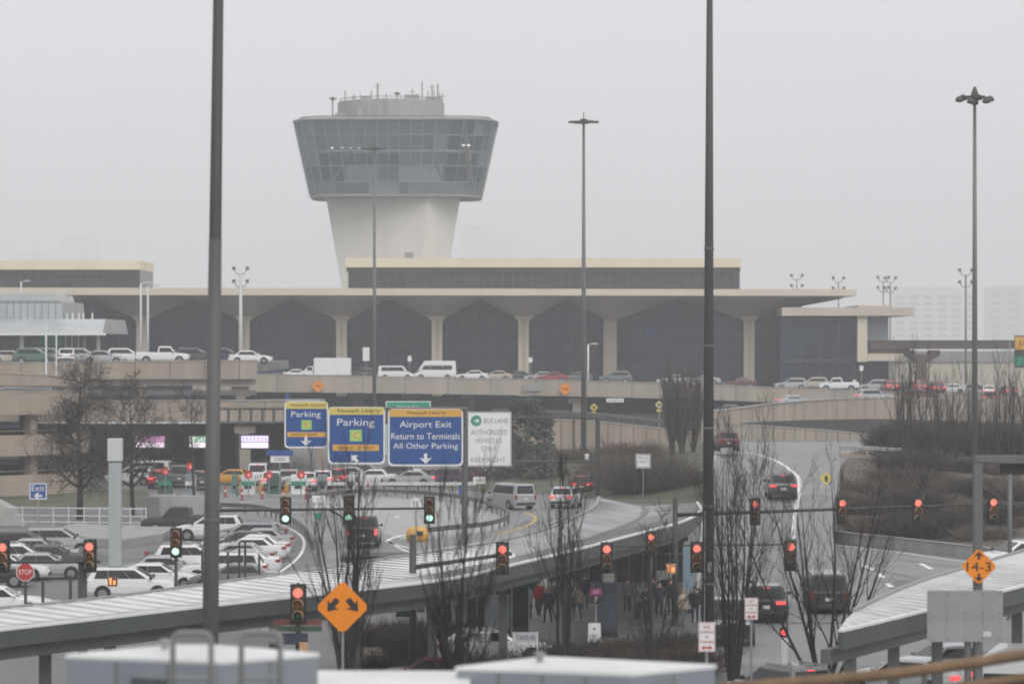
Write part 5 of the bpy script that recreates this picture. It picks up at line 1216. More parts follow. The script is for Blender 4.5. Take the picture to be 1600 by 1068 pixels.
def walk(label, px, py, D):
    root = thing('pedestrian_signal', label, 'pedestrian signal', P(px, py, D), 0, 'pedestrian signals')
    b = MB(); b.box((0, 0, 0), (.46, .28, .46)); b.build('housing', M['sigy'] if px > 500 else mat('dark red housing', (.16, .05, .03), .6, var=.1), root, bevel=.02)
    hm_ = mat('lit orange hand', (.6, .2, .05), .5, var=0, emit=(1, .38, .12), es=.9); b = MB(); b.box((-.09, -.15, -.02), (.10, .02, .22)); b.box((-.09, -.15, .13), (.13, .02, .10)); b.box((.10, -.15, -.03), (.12, .02, .20)); b.build('hand_symbol', hm_, root)
walk('orange pedestrian signal fixed to the white pylon', 176, 908, 158); walk('orange pedestrian signal beside the bus stop mast', 1048, 888, 148)
# ================================================================== TOLL LANES
DK = 279.0
def kiosk(px, col, stripe, wpx, label):
    p = Z(px, DK, 0); root = thing('toll_kiosk', label, 'toll booth', p, 0, 'toll lane kiosks'); k_ = DK / F; w1 = wpx * k_
    b = MB(); b.box((0, 0, .9), (w1, 1.1, 1.75)); b.build('cabinet', col, root, bevel=.04)
    b = MB(); b.box((0, -.57, 1.05), (w1 * .96, .05, .35)); b.build('stripe', stripe, root)
    b = MB(); b.box((0, -.58, .72), (w1 * .5, .04, .25)); b.build('screen', M['glass'], root)
    b = MB(); b.box((0, 0, .03), (w1 * 1.6, 2.6, .14)); b.build('kerb', M['kerb'], root)
teal = mat('teal kiosk enamel', (.10, .19, .175), .5, var=.1); dgr = mat('dark green kiosk enamel', (.045, .095, .08), .5, var=.1)
for px, c_, s_, wp, lb in ((258, dgr, M['signg'], 22, 'dark green toll kiosk behind the pale concrete block'), (298, M['steel'], W_, 16, 'grey toll kiosk behind the pale concrete block'),
    (367, teal, teal, 8, 'slim teal toll kiosk just past the tall pole'), (388, M['offw'], M['signg'], 22, 'white toll kiosk with a teal band, nearest the tall pole'), (428, dgr, dgr, 22, 'dark green toll kiosk under the blue header board'),
    (467, W_, M['signg'], 24, 'white toll kiosk with a bright green band under the smaller parking sign'), (504, M['steel'], dgr, 14, 'grey toll kiosk behind the bare tree'), (548, M['offw'], teal, 14, 'pale toll kiosk behind the green signal and the bare tree')):
    kiosk(px, c_, s_, wp, lb)
def lane_lamp(px, py, label):
    root = thing('lane_signal', label, 'lane signal', P(px, py, 277), 0, 'red lane signals'); disc(root, 'disc', M['signr'], 0, 0, .36, y=.03); disc(root, 'lit_cross', mat('dim red cross', (.6,.2,.18), .5, var=0, emit=(1,.25,.22), es=.25), .05, -.05, .16, y=.05)
    b = MB(); b.tube([(0, .1, -P(px, py, 277).z), (0, .1, .2)], .05, 6); b.build('post', M['galv'], root)
for px, py, lb in ((258, 736, 'red round lane signal farthest from the tall pole'), (297, 728, 'red round lane signal nearest the tall pole'), (388, 741, 'red and white lane signal over the white kiosk'), (420, 742, 'red lane signal behind the dark green kiosk'), (470, 741, 'red lane signal over the kiosk with the bright green band')): lane_lamp(px, py, lb)
for (x0, x1, y0, y1, top, low, lb) in ((212, 257, 681, 699, ((.75, .25, .62), .9), ((.9, .72, .88), 1.0), 'lit pink and white sign over the toll lane behind the bare trees'), (296, 329, 681, 699, ((.55, .85, .65), .8), ((.95, .85, .95), 1.0), 'lit green and white sign over the toll lane beside the tall pole'), (377, 419, 680, 700, ((.80, .68, 1.0), 1.0), ((.85, .75, 1.0), 1.0), 'lit violet sign over the toll lane with the tan column')):
    k_ = 308 / F; c = P((x0 + x1) / 2, (y0 + y1) / 2, 308); root = thing('toll_lane_sign', lb, 'lit sign', c, 0, 'lit toll lane signs'); w1, h1 = (x1 - x0) * k_, (y1 - y0) * k_
    b = MB(); b.box((0, .12, 0), (w1 + .25, .2, h1 + .2)); b.build('frame', M['mull'], root)
    for i, (col, es) in enumerate((top, low)):
        mm = mat('lit panel %d %d' % (x0, i), col, .5, var=0, emit=col, es=es * .55); b = MB(); b.box((0, 0, h1 * (.25 - .5 * i)), (w1, .05, h1 * .44)); b.build('lit_panel', mm, root)
    b = MB(); rng = random.Random(x0)
    for i in range(7): b.box((-w1 * .42 + w1 * .14 * i, -.035, h1 * .25), (w1 * .07, .02, h1 * .22))
    b.build('lettering', M['signw'], root)
b = MB(); b.box((0, 0, 0), (16, .3, .28)); q = b.build('barrier_rail', M['white']); q.location = Z(600, 281, 1.05); tag(q, 'long white barrier rail beyond the traffic island', 'barrier'); q.location.z = .9
b = MB(); [b.box((x - 7, 0, .45), (.12, .12, .9)) for x in range(0, 15, 1)]; q2 = b.build('rail_posts', M['poled']); q2.parent = q; q2.location = (0, 0, -.9)

for i, (px, py) in enumerate(((352, 776), (378, 780), (410, 779), (443, 781), (478, 779), (520, 776), (575, 772))):
    p = G(px, py); t_ = thing('delineator_post', 'red and white delineator post on the plaza in front of the toll kiosks', 'post', p, 0, 'delineator posts of the toll plaza')
    b = MB(); b.tube([(0, 0, 0), (0, 0, .95)], .09, 8); b.build('post', M['signr'], t_); b = MB(); b.tube([(0, 0, .45), (0, 0, .62)], .095, 8); b.build('white_band', M['white'], t_); b = MB(); b.lathe([(.22, 0), (.2, .06), (0, .06)], n=10); b.build('base', M['black'], t_)
for px, lb in ((377, 'raised white gate arm at the slim teal kiosk'), (408, 'raised white gate arm between the white and the dark green kiosk'), (448, 'raised white gate arm between the dark green kiosk and the bright green band')):
    g_ = thing('barrier_gate', lb, 'barrier gate', Z(px, 281, 0)); b = MB(); b.box((0, 0, .5), (.35, .35, 1.0)); b.build('motor_box', M['signam'], g_, bevel=.02); b = MB(); b.beam((0, -.2, .9), (2.6, -.2, 1.5), .06, .12); b.build('arm', M['white'], g_)

# ================================================================== VEHICLES
def cg(kind, col, px, py, hd, label, group=None, lit=False, z=0, D=None, **kw):
    if D is None: loc = G(px, py, z)
    else: loc = Z(px, D, z)
    return car(kind, col, loc, hd, label, group, lit, **kw)
gM = 'cars moving on the roads'
cg('suv', 'charcoal', 1220, 0, 90, 'dark car climbing the ramp road alone', gM, True, z=2.72, D=216)
cg('suv', 'maroon', 1135, 0, 92, 'dark red car far up the climbing road beside the tall pole', gM, False, z=3.72, D=284)
cg('suv', 'white', 885, 792, 78, 'white car with red tail lamps braking in the bend', gM, True)
cg('suv', 'maroon', 912, 771, 84, 'dark red car with a pale roof leading in the bend', gM, True)
cg('van', 'silver', 797, 794, 118, 'silver van entering the bend from behind the island', gM)
cg('pickup', 'black', 569, 852, 90, 'black truck with red tail lamps behind the bare tree', gM, True)
cg('suv', 'white', 1590, 0, 200, 'white car at the picture edge beside the clearance sign', gM, D=186)
cg('suv', 'black', 1199, 0, 84, 'black car with lit red tail lamps waiting at the junction', gM, True, D=152, z=.05)
cg('van', 'black', 1290, 0, 88, 'black van waiting behind the branching tree', gM, D=156)
cg('pickup', 'black', 1140, 0, -92, 'black pickup facing the crowd beside the tall pole', gM, D=141)
cg('suv', 'grey', 1222, 0, 118, 'grey car roof at the bottom edge with a lit red lamp', gM, True, D=114)
cg('sedan', 'white', 1412, 0, 150, 'white saloon with a lit red lamp above the brown pipe rail', gM, True, D=119)
cg('tallvan', 'white', 1588, 0, 75, 'white high van half hidden by the brown pipe rail', gM, D=109)
cg('sedan', 'maroon', 676, 0, 170, 'dark red car roof peeping above the flat white roof', gM, D=119.5)
cg('sedan', 'white', 768, 0, 10, 'white car roof peeping above the grey roof box by the shelter', gM, D=131)
cg('sedan', 'silver', 1475, 0, 200, 'silver car under the grey sign board', gM, D=124)
# upper roadway traffic
gU = 'cars on the upper level roadway'
for kind, col, px, D, z, hd, lb in (
  ('van', 'white', 619, 468, 7.62, 0, 'white minibus before the second column pair'), ('tallvan', 'white', 680, 470, 7.62, 180, 'tall white passenger van with dark windows on the upper road'),
  ('sedan', 'white', 738, 468, 7.55, 180, 'white saloon behind the tall white van'), ('sedan', 'beige', 775, 469, 7.5, 180, 'beige saloon following the white saloon'), ('suv', 'charcoal', 592, 472, 7.6, 180, 'dark car just before the slim light mast'),
  ('suv', 'charcoal', 566, 474, 7.6, 180, 'dark grey car by the white notice board'), ('sedan', 'red', 862, 467, 7.3, 180, 'red saloon left of the light mast pole on the bridge'), ('sedan', 'silver', 845, 469, 7.35, 180, 'silver saloon ahead of the red saloon'),
  ('suv', 'grey', 962, 463, 7.2, 180, 'grey car before the broad flat column'), ('sedan', 'white', 1052, 463, 6.95, 180, 'white saloon above the bare columnar trees'), ('sedan', 'maroon', 1156, 461, 6.55, 180, 'dark red saloon to the right of the tall pole on the bridge'),
  ('suv', 'silver', 1236, 460, 6.25, 180, 'silver car below the low annex glass'), ('pickup', 'white', 1310, 460, 6.1, 180, 'white pickup on the bridge before the annex'), ('suv', 'silver', 1366, 461, 6.0, 180, 'silver car behind the red lit car on the bridge'),
  ('sedan', 'white', 468, 470, 7.7, 0, 'white car nose in front of the white box truck'), ('suv', 'navy', 425, 474, 7.7, 0, 'dark blue car left of the box truck'), ('sedan', 'charcoal', 510, 476, 7.7, 0, 'dark saloon beneath the box truck body'),
  ('suv', 'red', 1432, 458, 5.9, 95, 'red car with lit tail lamps at the guideway pier'), ('sedan', 'white', 1484, 458, 5.7, 180, 'white saloon past the guideway pier'), ('suv', 'white', 1540, 455, 5.3, 95, 'white roofed car among the bare wood trunks'),
  ('sedan', 'charcoal', 1406, 459, 5.9, 180, 'dark saloon ahead of the silver car at the wood edge'), ('suv', 'beige', 1270, 466, 6.3, 180, 'beige car in the far lane between the silver car and the white pickup'), ('sedan', 'silver', 1100, 466, 6.9, 180, 'silver saloon in the far lane half behind the tall pole'), ('sedan', 'grey', 900, 470, 7.3, 180, 'grey saloon in the far lane by the light mast'), ('suv', 'silver', 1515, 458, 5.5, 180, 'silver car in the far lane beyond the bare wood'), ('sedan', 'charcoal', 808, 472, 7.45, 180, 'dark saloon before the fifth column on the upper road'),
  ('suv', 'red', 1390, 456, 5.95, 95, 'red car with lit lamps at the dark annex base'), ('suv', 'red', 1462, 455, 5.75, 95, 'red car with lit lamps between the pier and the tallest mast'), ('suv', 'red', 1575, 455, 5.2, 95, 'red car with lit lamps by the overhead sign at the picture edge')):
    cg(kind, col, px, 0, hd, lb, gU, kind == 'suv' and hd == 95, z=z + .42, D=D)
gR = 'cars on the curved ramp'
for kind, col, px, D, z, hd, lb, lit in (('sedan', 'grey', 1135, 379, 4.6, 180, 'grey saloon at the low end of the curved ramp', False), ('sedan', 'silver', 1243, 397, 5.45, 12, 'pale saloon with red lamps on the curved ramp', True), ('suv', 'silver', 1366, 410, 5.75, 12, 'silver car with bright red lamps on the curved ramp', True), ('suv', 'maroon', 1440, 414, 5.7, 10, 'dark red car entering the curved ramp by the wood', True), ('suv', 'charcoal', 1548, 416, 5.4, 80, 'dark car behind the bare wood on the curved ramp', True)):
    cg(kind, col, px, 0, hd, lb, gR, lit, z=z, D=D)
# box truck
bt = thing('box_truck', 'white box truck parked before the fourth column on the upper road', 'truck', Z(508, 470, 8.02), R(180), gU)
b = MB(); b.box((-1.1, 0, 1.95), (5.4, 2.3, 2.5)); b.build('cargo_box', M['white'], bt, bevel=.04)
b = MB(); b.loft([[(x, -y, z0), (x, -y, z1), (x, y, z1), (x, y, z0)] for x, y, z0, z1 in ((1.7, 1.05, .5, 2.0), (2.5, 1.05, .45, 1.95), (3.1, 1.0, .45, 1.25), (3.9, .95, .45, 1.1), (4.0, .85, .5, .9))]); b.build('cab', M['white'], bt)
b = MB(); b.box((2.2, 0, 1.6), (.7, 2.14, .5)); b.build('side_window', M['glass'], bt); b = MB(); b.box((.2, 0, .55), (6.6, 1.2, .25)); b.build('chassis', M['trim'], bt)
for x in (-2.4, 3.0):
    for s_ in (-1, 1): b = MB(); b.tube([(x, s_ * .8, .43), (x, s_ * 1.08, .43)], .43, 14); b.build('wheel', M['tyre'], bt)
for px, lb in ((425, 'red and white traffic cone left of the box truck'), (447, 'second red and white traffic cone, nearer the box truck')):
    t_ = thing('traffic_cone', lb, 'traffic cone', Z(px, 455, 7.75), 0, 'traffic cones on the bridge'); b = MB(); b.lathe([(.3, .05), (.24, .5), (.16, 1.0), (.14, 1.3), (0, 1.32)], n=12); b.build('cone', M['signr'], t_); b = MB(); b.lathe([(.245, .45), (.19, .8)], n=12); b.build('white_band', M['white'], t_); b = MB(); b.box((0, 0, .03), (.7, .7, .06)); b.build('base', M['black'], t_)
# upper parking deck cars
gD = 'cars on the upper parking deck'
for kind, col, px, D, hd, lb in (('pickup', 'white', 255, 351, 0, 'white pickup with the highest roof on the upper parking deck'), ('suv', 'white', 198, 356, 0, 'white car tucked behind the white pickup on the deck'), ('sedan', 'silver', 162, 351, 0, 'silver saloon in the middle of the deck row'), ('suv', 'white', 105, 351, 95, 'white car seen from behind on the deck by the lamp poles'),
   ('suv', 'silver', 128, 362, 0, 'silver car in the second row of the deck'), ('suv', 'charcoal', 306, 354, 0, 'charcoal car beside the tall dark pole on the deck'), ('sedan', 'white', 392, 352, 0, 'white saloon at the end of the deck past the tall pole'), ('suv', 'green', 55, 353, 0, 'teal green car on the deck before the pavilion'),
   ('sedan', 'beige', 18, 354, 0, 'beige saloon on the deck at the picture edge'), ('suv', 'grey', 80, 366, 0, 'grey car in the second row before the pavilion'), ('suv', 'navy', 352, 358, 0, 'navy car right behind the tall pole on the deck')):
    cg(kind, col, px, 0, hd, lb, gD, z=H - (566.5 - HY) * 345 / F - .14, D=D)
# toll lane vehicles
gT = 'cars queueing at the toll lanes'
for kind, col, px, D, hd, lb, lit in (('suv', 'red', 250, 293, 92, 'red car behind the dark green kiosk', True), ('van', 'grey', 283, 296, 92, 'grey van by the red lane signals', False), ('suv', 'charcoal', 318, 291, 92, 'dark car beside the tall pole in the toll lane', True), ('sedan', 'yellow', 360, 300, 175, 'yellow taxi crossing beyond the tall pole', False),
   ('van', 'white', 404, 300, 92, 'white van between tan column and header board', True), ('suv', 'white', 425, 290, 92, 'white car with red lamps under the header board', True), ('suv', 'silver', 452, 294, 92, 'silver car with red lamps at the next toll lane', True), ('suv', 'white', 480, 288, 92, 'white car with red lamps beside the bright green kiosk', True), ('van', 'charcoal', 442, 306, 92, 'charcoal van further back in the toll queue', False),
   ('sedan', 'white', 580, 300, 175, 'white saloon below the near parking sign', False), ('suv', 'charcoal', 610, 304, 175, 'charcoal car below the gap of the two big signs', False), ('sedan', 'silver', 640, 297, 175, 'silver saloon below the airport exit sign', True), ('sedan', 'maroon', 668, 301, 175, 'maroon saloon below the airport exit sign', True), ('sedan', 'yellow', 700, 306, 175, 'yellow taxi below the airport exit sign', False), ('suv', 'purple', 690, 297, 175, 'dark purple car in front of the yellow taxi', False), ('sedan', 'silver', 540, 306, 175, 'silver saloon behind the bare tree in the queue', False), ('suv', 'white', 205, 300, 175, 'white car behind the trunks of the bare trees', False), ('suv', 'white', 505, 292, 92, 'white car with red lamps behind the grey kiosk at the bare tree', True), ('suv', 'red', 528, 296, 92, 'red car with lit lamps behind the bare tree', True), ('sedan', 'charcoal', 560, 312, 175, 'charcoal saloon in the back lane below the near parking sign', False), ('sedan', 'white', 620, 312, 175, 'white saloon in the back lane between the two big signs', False), ('sedan', 'silver', 735, 310, 178, 'silver saloon below the white bus lane sign', False), ('suv', 'maroon', 720, 303, 178, 'maroon car beside the silver one below the bus lane sign', False), ('van', 'white', 225, 306, 175, 'white van between the bare trees and the toll lanes', False)):
    cg(kind, col, px, 0, hd, lb, gT, lit, D=D)
# car park
gP = 'cars parked in the side lot'
row = [('pickup', 'black', 288, 833, 'black pickup heading the parked row'), ('suv', 'white', 328, 843, 'white car, second in the row behind the black pickup'), ('sedan', 'grey', 392, 847, 'grey car with its tail by the long guardrail'), ('suv', 'silver', 386, 856, 'silver car with its tail by the long guardrail'), ('sedan', 'charcoal', 376, 865, 'charcoal saloon in the middle of the parked row'), ('sedan', 'white', 384, 876, 'white car in the middle of the parked row'),
       ('sedan', 'silver', 366, 886, 'silver saloon beside the middle white car'), ('sedan', 'white', 372, 897, 'white saloon behind the thin black posts'), ('suv', 'white', 350, 910, 'white car behind the thin black posts, nearer the canopy'), ('sedan', 'grey', 366, 922, 'grey saloon closest to the canopy roof in the row')]
for i, (kind, col, px, py, lb) in enumerate(row): cg(kind, col, px, py, 180 + (i % 3 - 1) * 2, lb, gP)
cg('suv', 'white', 205, 936, 2, 'white hatch car parked behind the white pylon', gP); cg('sedan', 'white', 246, 921, 1, 'white saloon parked beyond the white hatch car', gP); cg('sedan', 'silver', 262, 908, 2, 'silver saloon third from the canopy near the green signal post', gP)
cg('suv', 'charcoal', 40, 872, 2, 'charcoal car farthest in the edge row, with white roof rails', gP); cg('sedan', 'silver', 60, 878, 4, 'silver saloon in the edge row with a red lamp', gP); cg('suv', 'white', 30, 894, 6, 'white car at the edge above the stop sign', gP)
cg('sedan', 'white', 10, 906, 4, 'white saloon hidden by the edge traffic light', gP); cg('suv', 'black', -18, 916, 5, 'black car at the edge below the traffic light', gP); cg('sedan', 'white', 0, 962, 2, 'white saloon roof right behind the canopy at the edge', gP)
for kind, col, px, py, hd, lb in (('suv', 'silver', 92, 866, 3, 'silver car at the far end of the edge row by the apron'), ('sedan', 'charcoal', 84, 889, 5, 'charcoal saloon tucked behind the silver saloon in the edge row'), ('sedan', 'silver', 70, 903, 5, 'silver saloon nearest the stop sign in the edge row'),
    ('suv', 'white', 302, 896, 2, 'white car nosing towards the thin black posts'), ('sedan', 'grey', 292, 884, 2, 'grey saloon nosing towards the middle of the parked row'), ('sedan', 'white', 392, 871, 180, 'white saloon tail at the long guardrail, behind the middle white car'), ('sedan', 'silver', 400, 860, 181, 'silver saloon tail at the long guardrail, behind the charcoal saloon')): cg(kind, col, px, py, hd, lb, gP)
for i, (px, yt) in enumerate(((316, 858), (356, 862), (374, 846), (383, 845), (405, 868))):
    p = Z(px, 150 - i, 0); zt = P(px, yt, 150 - i).z; b = MB(); b.box((0, 0, zt / 2), (.10, .10, zt)); q = b.build('thin_post', M['poled']); q.location = p; tag(q, 'thin black post standing among the parked cars behind the canopy', 'post', 'thin black posts in the car park')

# ================================================================== BUS STOP
wr = thing('waiting_room', 'dark glazed waiting room under the curved canopy behind the bus stop crowd', 'building', Z(962, 168, 0))
b = MB(); b.box((0, 1.6, 1.4), (7.2, 3, 2.8)); b.build('glass_wall', M['wglass'], wr)
b = MB(); [b.box((-3.55 + i * .71, .05, 1.4), (.08, .1, 2.8)) for i in range(11)]; b.box((0, .04, 2.1), (7.2, .09, .09)); b.box((0, .03, .3), (7.2, .1, .6)); b.build('frame', M['brace'], wr)
b = MB(); b.box((0, 1.2, 2.9), (7.5, 4.2, .2)); b.build('roof', M['poled'], wr)
b = MB(); b.box((.6, -.2, 2.4), (2.0, .12, .4)); b.build('amber_name_board', mat('brown amber board', (.22, .13, .04), .6, var=.2), wr)
wr2 = thing('waiting_room', 'long low dark glazed room under the canopy behind the bus shelter', 'building', Z(665, 149, 0))
b = MB(); b.box((0, 1.2, 1.5), (7.6, 2.4, 3.0)); b.build('glass_wall', M['wglass'], wr2)
b = MB(); [b.box((-3.75 + i * .83, -.03, 1.5), (.08, .1, 3.0)) for i in range(10)]; b.box((0, -.02, 2.2), (7.6, .08, .09)); b.box((0, -.04, .3), (7.6, .1, .6)); b.build('frame', M['galv'], wr2)
b = MB(); b.box((0, 1.2, 3.1), (7.9, 3.0, .25)); b.build('roof', M['poled'], wr2)
b = MB(); rng = random.Random(2); [b.box((-3.3 + i * .83, -.045, 1.2 + rng.uniform(-.2, .3)), (.5, .03, rng.uniform(.5, 1.1))) for i in (0, 2, 3, 6, 7)]; b.build('window_posters', M['offw'], wr2)
q = thing('ticket_machine', 'pale grey ticket machine between the smaller signal and the mast', 'ticket machine', Z(1040, 158, 0)); b = MB(); b.box((0, 0, .95), (.9, .6, 1.9)); b.build('cabinet', M['conc'], q, bevel=.03); b = MB(); b.box((0, -.31, 1.3), (.5, .03, .4)); b.build('screen', M['glass'], q)
q = thing('advert_panel', 'pale blue upright panel beside the mast arm pole of the bus stop', 'panel', Z(1076, 156, 0)); b = MB(); b.box((0, 0, 1.7), (.55, .15, 3.0)); b.build('panel', mat('pale blue panel', (.22, .30, .35), .5, var=.15), q); b = MB(); b.box((0, 0, .1), (.7, .4, .2)); b.build('base', M['black'], q)
shel = thing('bus_shelter', 'grey bus shelter with a dark green roof edge behind the bare trees', 'bus shelter', Z(750, 141, 0))
x0, x1 = -2.4, 2.15
b = MB(); b.box((0, 1.2, 2.62), (5.0, 3.4, .34)); b.build('roof', dgr, shel); b = MB(); b.box((0, -.53, 2.62), (5.02, .04, .42)); b.build('roof_edge', mat('deep green enamel', (.015, .06, .05), .5, var=.1), shel)
for i in range(7):
    b = MB(); b.box((x0 + i * .76, -.3, 1.25), (.07, .07, 2.45)); b.build('mullion', M['galv'], shel)
b = MB(); b.box((-.1, 2.4, 1.25), (4.6, .06, 2.4)); b.build('glass_panel', M['wglass'], shel); b = MB(); b.box((-.1, -.25, .35), (4.6, .04, .6)); b.build('kick_panel', M['wglass'], shel)
b = MB(); b.box((0, 1.6, .46), (3.6, .45, .06)); b.box((-1.5, 1.6, .22), (.08, .4, .44)); b.box((1.5, 1.6, .22), (.08, .4, .44)); b.build('bench', M['pole'], shel)
b = MB(); b.box((.75, -.32, 1.35), (1.1, .05, 1.5)); b.box((-.9, -.32, 1.4), (.7, .05, 1.2)); b.build('poster_panel', M['steel'], shel)
q = thing('hanging_sign', 'dark green hanging sign box under the canopy beside the mast', 'sign', P(630, 946, 119)); b = MB(); b.box((0, 0, 0), (.5, .2, .55)); b.build('panel', dgr, q); b = MB(); b.box((0, 0, -.34), (.55, .22, .12)); b.build('lower_edge', M['black'], q); b = MB(); b.tube([(0, 0, .27), (0, 0, .9)], .03, 5); b.build('hanger', M['poled'], q)
kb = thing('information_kiosk', 'tall navy blue kiosk box beside the purple stop sign', 'kiosk', Z(947, 143, 0)); zt = P(0, 908, 143).z
b = MB(); b.box((0, 0, zt / 2 + .1), (.98, .8, zt - .2)); b.build('cabinet', M['navy'], kb, bevel=.04); b = MB(); b.box((0, -.41, 1.2), (.8, .03, 1.5)); b.build('panel', mat('slate panel', (.05, .06, .085), .4, var=.1), kb); b = MB(); b.box((0, 0, .1), (1.06, .9, .2)); b.build('plinth', M['black'], kb)
b = MB(); b.box((.1, -.1, zt + .2), (.5, .3, .4)); b.build('top_unit', M['conc'], kb)
kk = 140 / F; c = P(931, 930, 140); s_ = sign('stop_flag', 'purple and black bus stop sign showing number 7', 'bus stop sign', c, 19 * kk, 24 * kk, M['signk'], legs=[(0, 0)], legm=M['galv'])
rect(s_, 'purple_panel', mat('purple sheeting', (.30, .04, .16), .5, var=.05), 0, 6 * kk, 18.4 * kk, 12 * kk); text('533', W_, s_, 0, 6 * kk, 9 * kk, 5 * kk, -.014); text('7', W_, s_, 0, -6 * kk, 5 * kk, 8 * kk, -.008)
c = P(929, 986, 138); s_ = thing('sandwich_board', 'white leaning sandwich board with small print at the foot of the stop sign', 'sign', Z(929, 138, 0)); b = MB(); b.loft([[(-.30, 0, .25), (.30, 0, .25), (.30, .05, .25), (-.30, .05, .25)], [(-.25, .12, 1.05), (.25, .12, 1.05), (.25, .17, 1.05), (-.25, .17, 1.05)]]); b.box((-.24, .3, .5), (.05, .05, 1.0)); b.box((.24, .3, .5), (.05, .05, 1.0)); b.build('board', M['white'], s_); text('P', M['blue'], s_, 0, .78, .10, .14, .07); text('BUS', gt, s_, 0, .55, .24, .10, .03)
c = P(821, 1008, 128); kk = 128 / F; s_ = thing('framed_sign', 'white framed sign board reading TAXIS IN beside the bare trees', 'sign', Z(821, 128, 0)); z0 = P(0, 987, 128).z
b = MB(); b.box((0, 0, z0 - 8 * kk), (38 * kk, .06, 16 * kk)); b.build('board', M['offw'], s_)
for sx in (-1, 1): b = MB(); b.box((sx * 18.5 * kk, .0, z0 / 2), (2.5 * kk, .1, z0 + .02)); b.build('post', M['white'], s_)
text('TAXIS IN', M['blue'], s_, 0, z0 - 8 * kk, 30 * kk, 7.5 * kk, -.034)
mk = thing('marker_post', 'white marker post topped with a red lamp by the grey car roof', 'post', Z(1225, 121, 0)); zt = P(0, 995, 121).z; b = MB(); b.box((0, 0, zt / 2), (.26, .26, zt)); b.build('post', M['white'], mk, bevel=.02); b = MB(); b.box((0, 0, zt + .2), (.30, .25, .36)); b.build('lamp_housing', M['black'], mk); b = MB(); b.lathe([(0, 0), (.12, 0), (.1, .05), (0, .06)], n=12); b.v = [(x, -.13 - z, zt + .2 + y) for x, y, z in b.v]; b.build('red_lens', M['tailon'], mk)
cl = {n: mat('cloth ' + n, c_, .85, var=.15, scale=6) for n, c_ in (('red', (.30, .025, .03)), ('pale', (.34, .34, .33)), ('black', (.018, .018, .02)), ('navy', (.025, .03, .05)), ('grey', (.10, .105, .11)), ('beige', (.36, .29, .22)), ('denim', (.06, .075, .11)), ('white', (.55, .55, .55)))}
for px, D, hd, c_, l_, po, h_, hr, lb in ((842, 154, 200, 'red', 'black', 1, 1.74, 'dark', 'person in a bright red jacket and dark trousers'), (824, 152, 150, 'pale', 'black', 1, 1.70, 'dark', 'person in a pale grey jacket walking beside the red jacket'), (868, 155, 180, 'grey', 'navy', 0, 1.72, 'dark', 'person in a dark grey coat behind the triple bare trunk'),
    (902, 152, 160, 'beige', 'denim', 2, 1.68, 'fair', 'person in a beige coat holding both hands up by the bare trunk'), (893, 156, 180, 'white', 'grey', 0, 1.75, 'dark', 'person in a white coat standing behind the bare trunk'), (1011, 150, 180, 'black', 'black', 2, 1.80, 'dark', 'person in a black coat under the smaller red signal'), (1030, 153, 190, 'navy', 'black', 0, 1.76, 'dark', 'person in a navy coat between the smaller signal and the mast'),
    (1067, 148, 215, 'beige', 'grey', 1, 1.76, 'fair', 'person in a pale beige coat beside the mast at the crossing'), (1086, 150, 170, 'black', 'navy', 0, 1.72, 'dark', 'person in a black coat next to the beige coat'), (1100, 152, 180, 'navy', 'denim', 0, 1.74, 'dark', 'person in a dark blue coat half behind the tall pole'), (980, 156, 180, 'grey', 'black', 0, 1.70, 'dark', 'person in a mid grey coat behind the navy kiosk'), (792, 150, 120, 'black', 'grey', 0, 1.72, 'dark', 'person in black standing at the shelter end'),
    (834, 158, 170, 'black', 'black', 0, 1.73, 'dark', 'person in black directly behind the red jacket'), (996, 152, 200, 'grey', 'black', 1, 1.74, 'dark', 'person in a grey coat striding left of the smaller red signal'), (1022, 156, 160, 'black', 'denim', 0, 1.70, 'dark', 'person in black with blue trousers behind the smaller signal post'), (1048, 155, 185, 'black', 'black', 1, 1.75, 'dark', 'person in black right behind the bus stop mast'), (914, 158, 190, 'navy', 'grey', 0, 1.77, 'dark', 'person in a navy coat left of the purple stop sign'), (856, 150, 150, 'navy', 'black', 1, 1.69, 'fair', 'fair haired person in a navy coat right of the red jacket')):
    person(lb, Z(px, D, 0), hd, cl[c_], cl[l_], po, h_, hr)

# ================================================================== TREES AND SHRUBS
Tl = bare_tree('bare_tree', 'dense bare tree with a broad dark crown before the spiral ramp', Z(125, 240, 0), 11.0, 3, r=.27, kids=11, depth=3, up=.03, jit=.16, ang=1.15, trunk_frac=.18, mt=M['twigf'], minr=.015)
bare_tree('bare_tree', 'narrower dense bare tree next to the white pylon head', Z(207, 246, 0), 9.6, 8, r=.2, kids=9, depth=3, up=.04, jit=.16, ang=1.0, trunk_frac=.2, mt=M['twigf'], minr=.015)
bare_tree('bare_tree', 'slender bare tree beside the tall pole over the toll lanes', Z(303, 262, 0), 8.4, 9, r=.13, kids=6, depth=3, up=.05, jit=.15, ang=.8, trunk_frac=.35, minr=.016)
bare_tree('bare_tree', 'many stemmed upright bare tree behind the big orange diamond', Z(545, 106, 0), 8.9, 21, stems=9, lean=.085, r=.075, kids=3, depth=3, up=.15, jit=.10, ang=.35, trunk_frac=.18, minr=.009)
bare_tree('bare_tree', 'out of focus dark trunked bare tree between canopy and shelter', Z(706, 74, 0), 9.2, 31, stems=3, lean=.04, r=.12, kids=7, depth=2, up=.14, jit=.12, ang=.35, trunk_frac=.3, minr=.008)
bare_tree('bare_tree', 'upright triple trunk bare tree in front of the bus stop crowd', Z(880, 113, 0), 8.3, 41, stems=4, lean=.035, r=.08, kids=4, depth=3, up=.14, jit=.10, ang=.35, trunk_frac=.25, minr=.009)
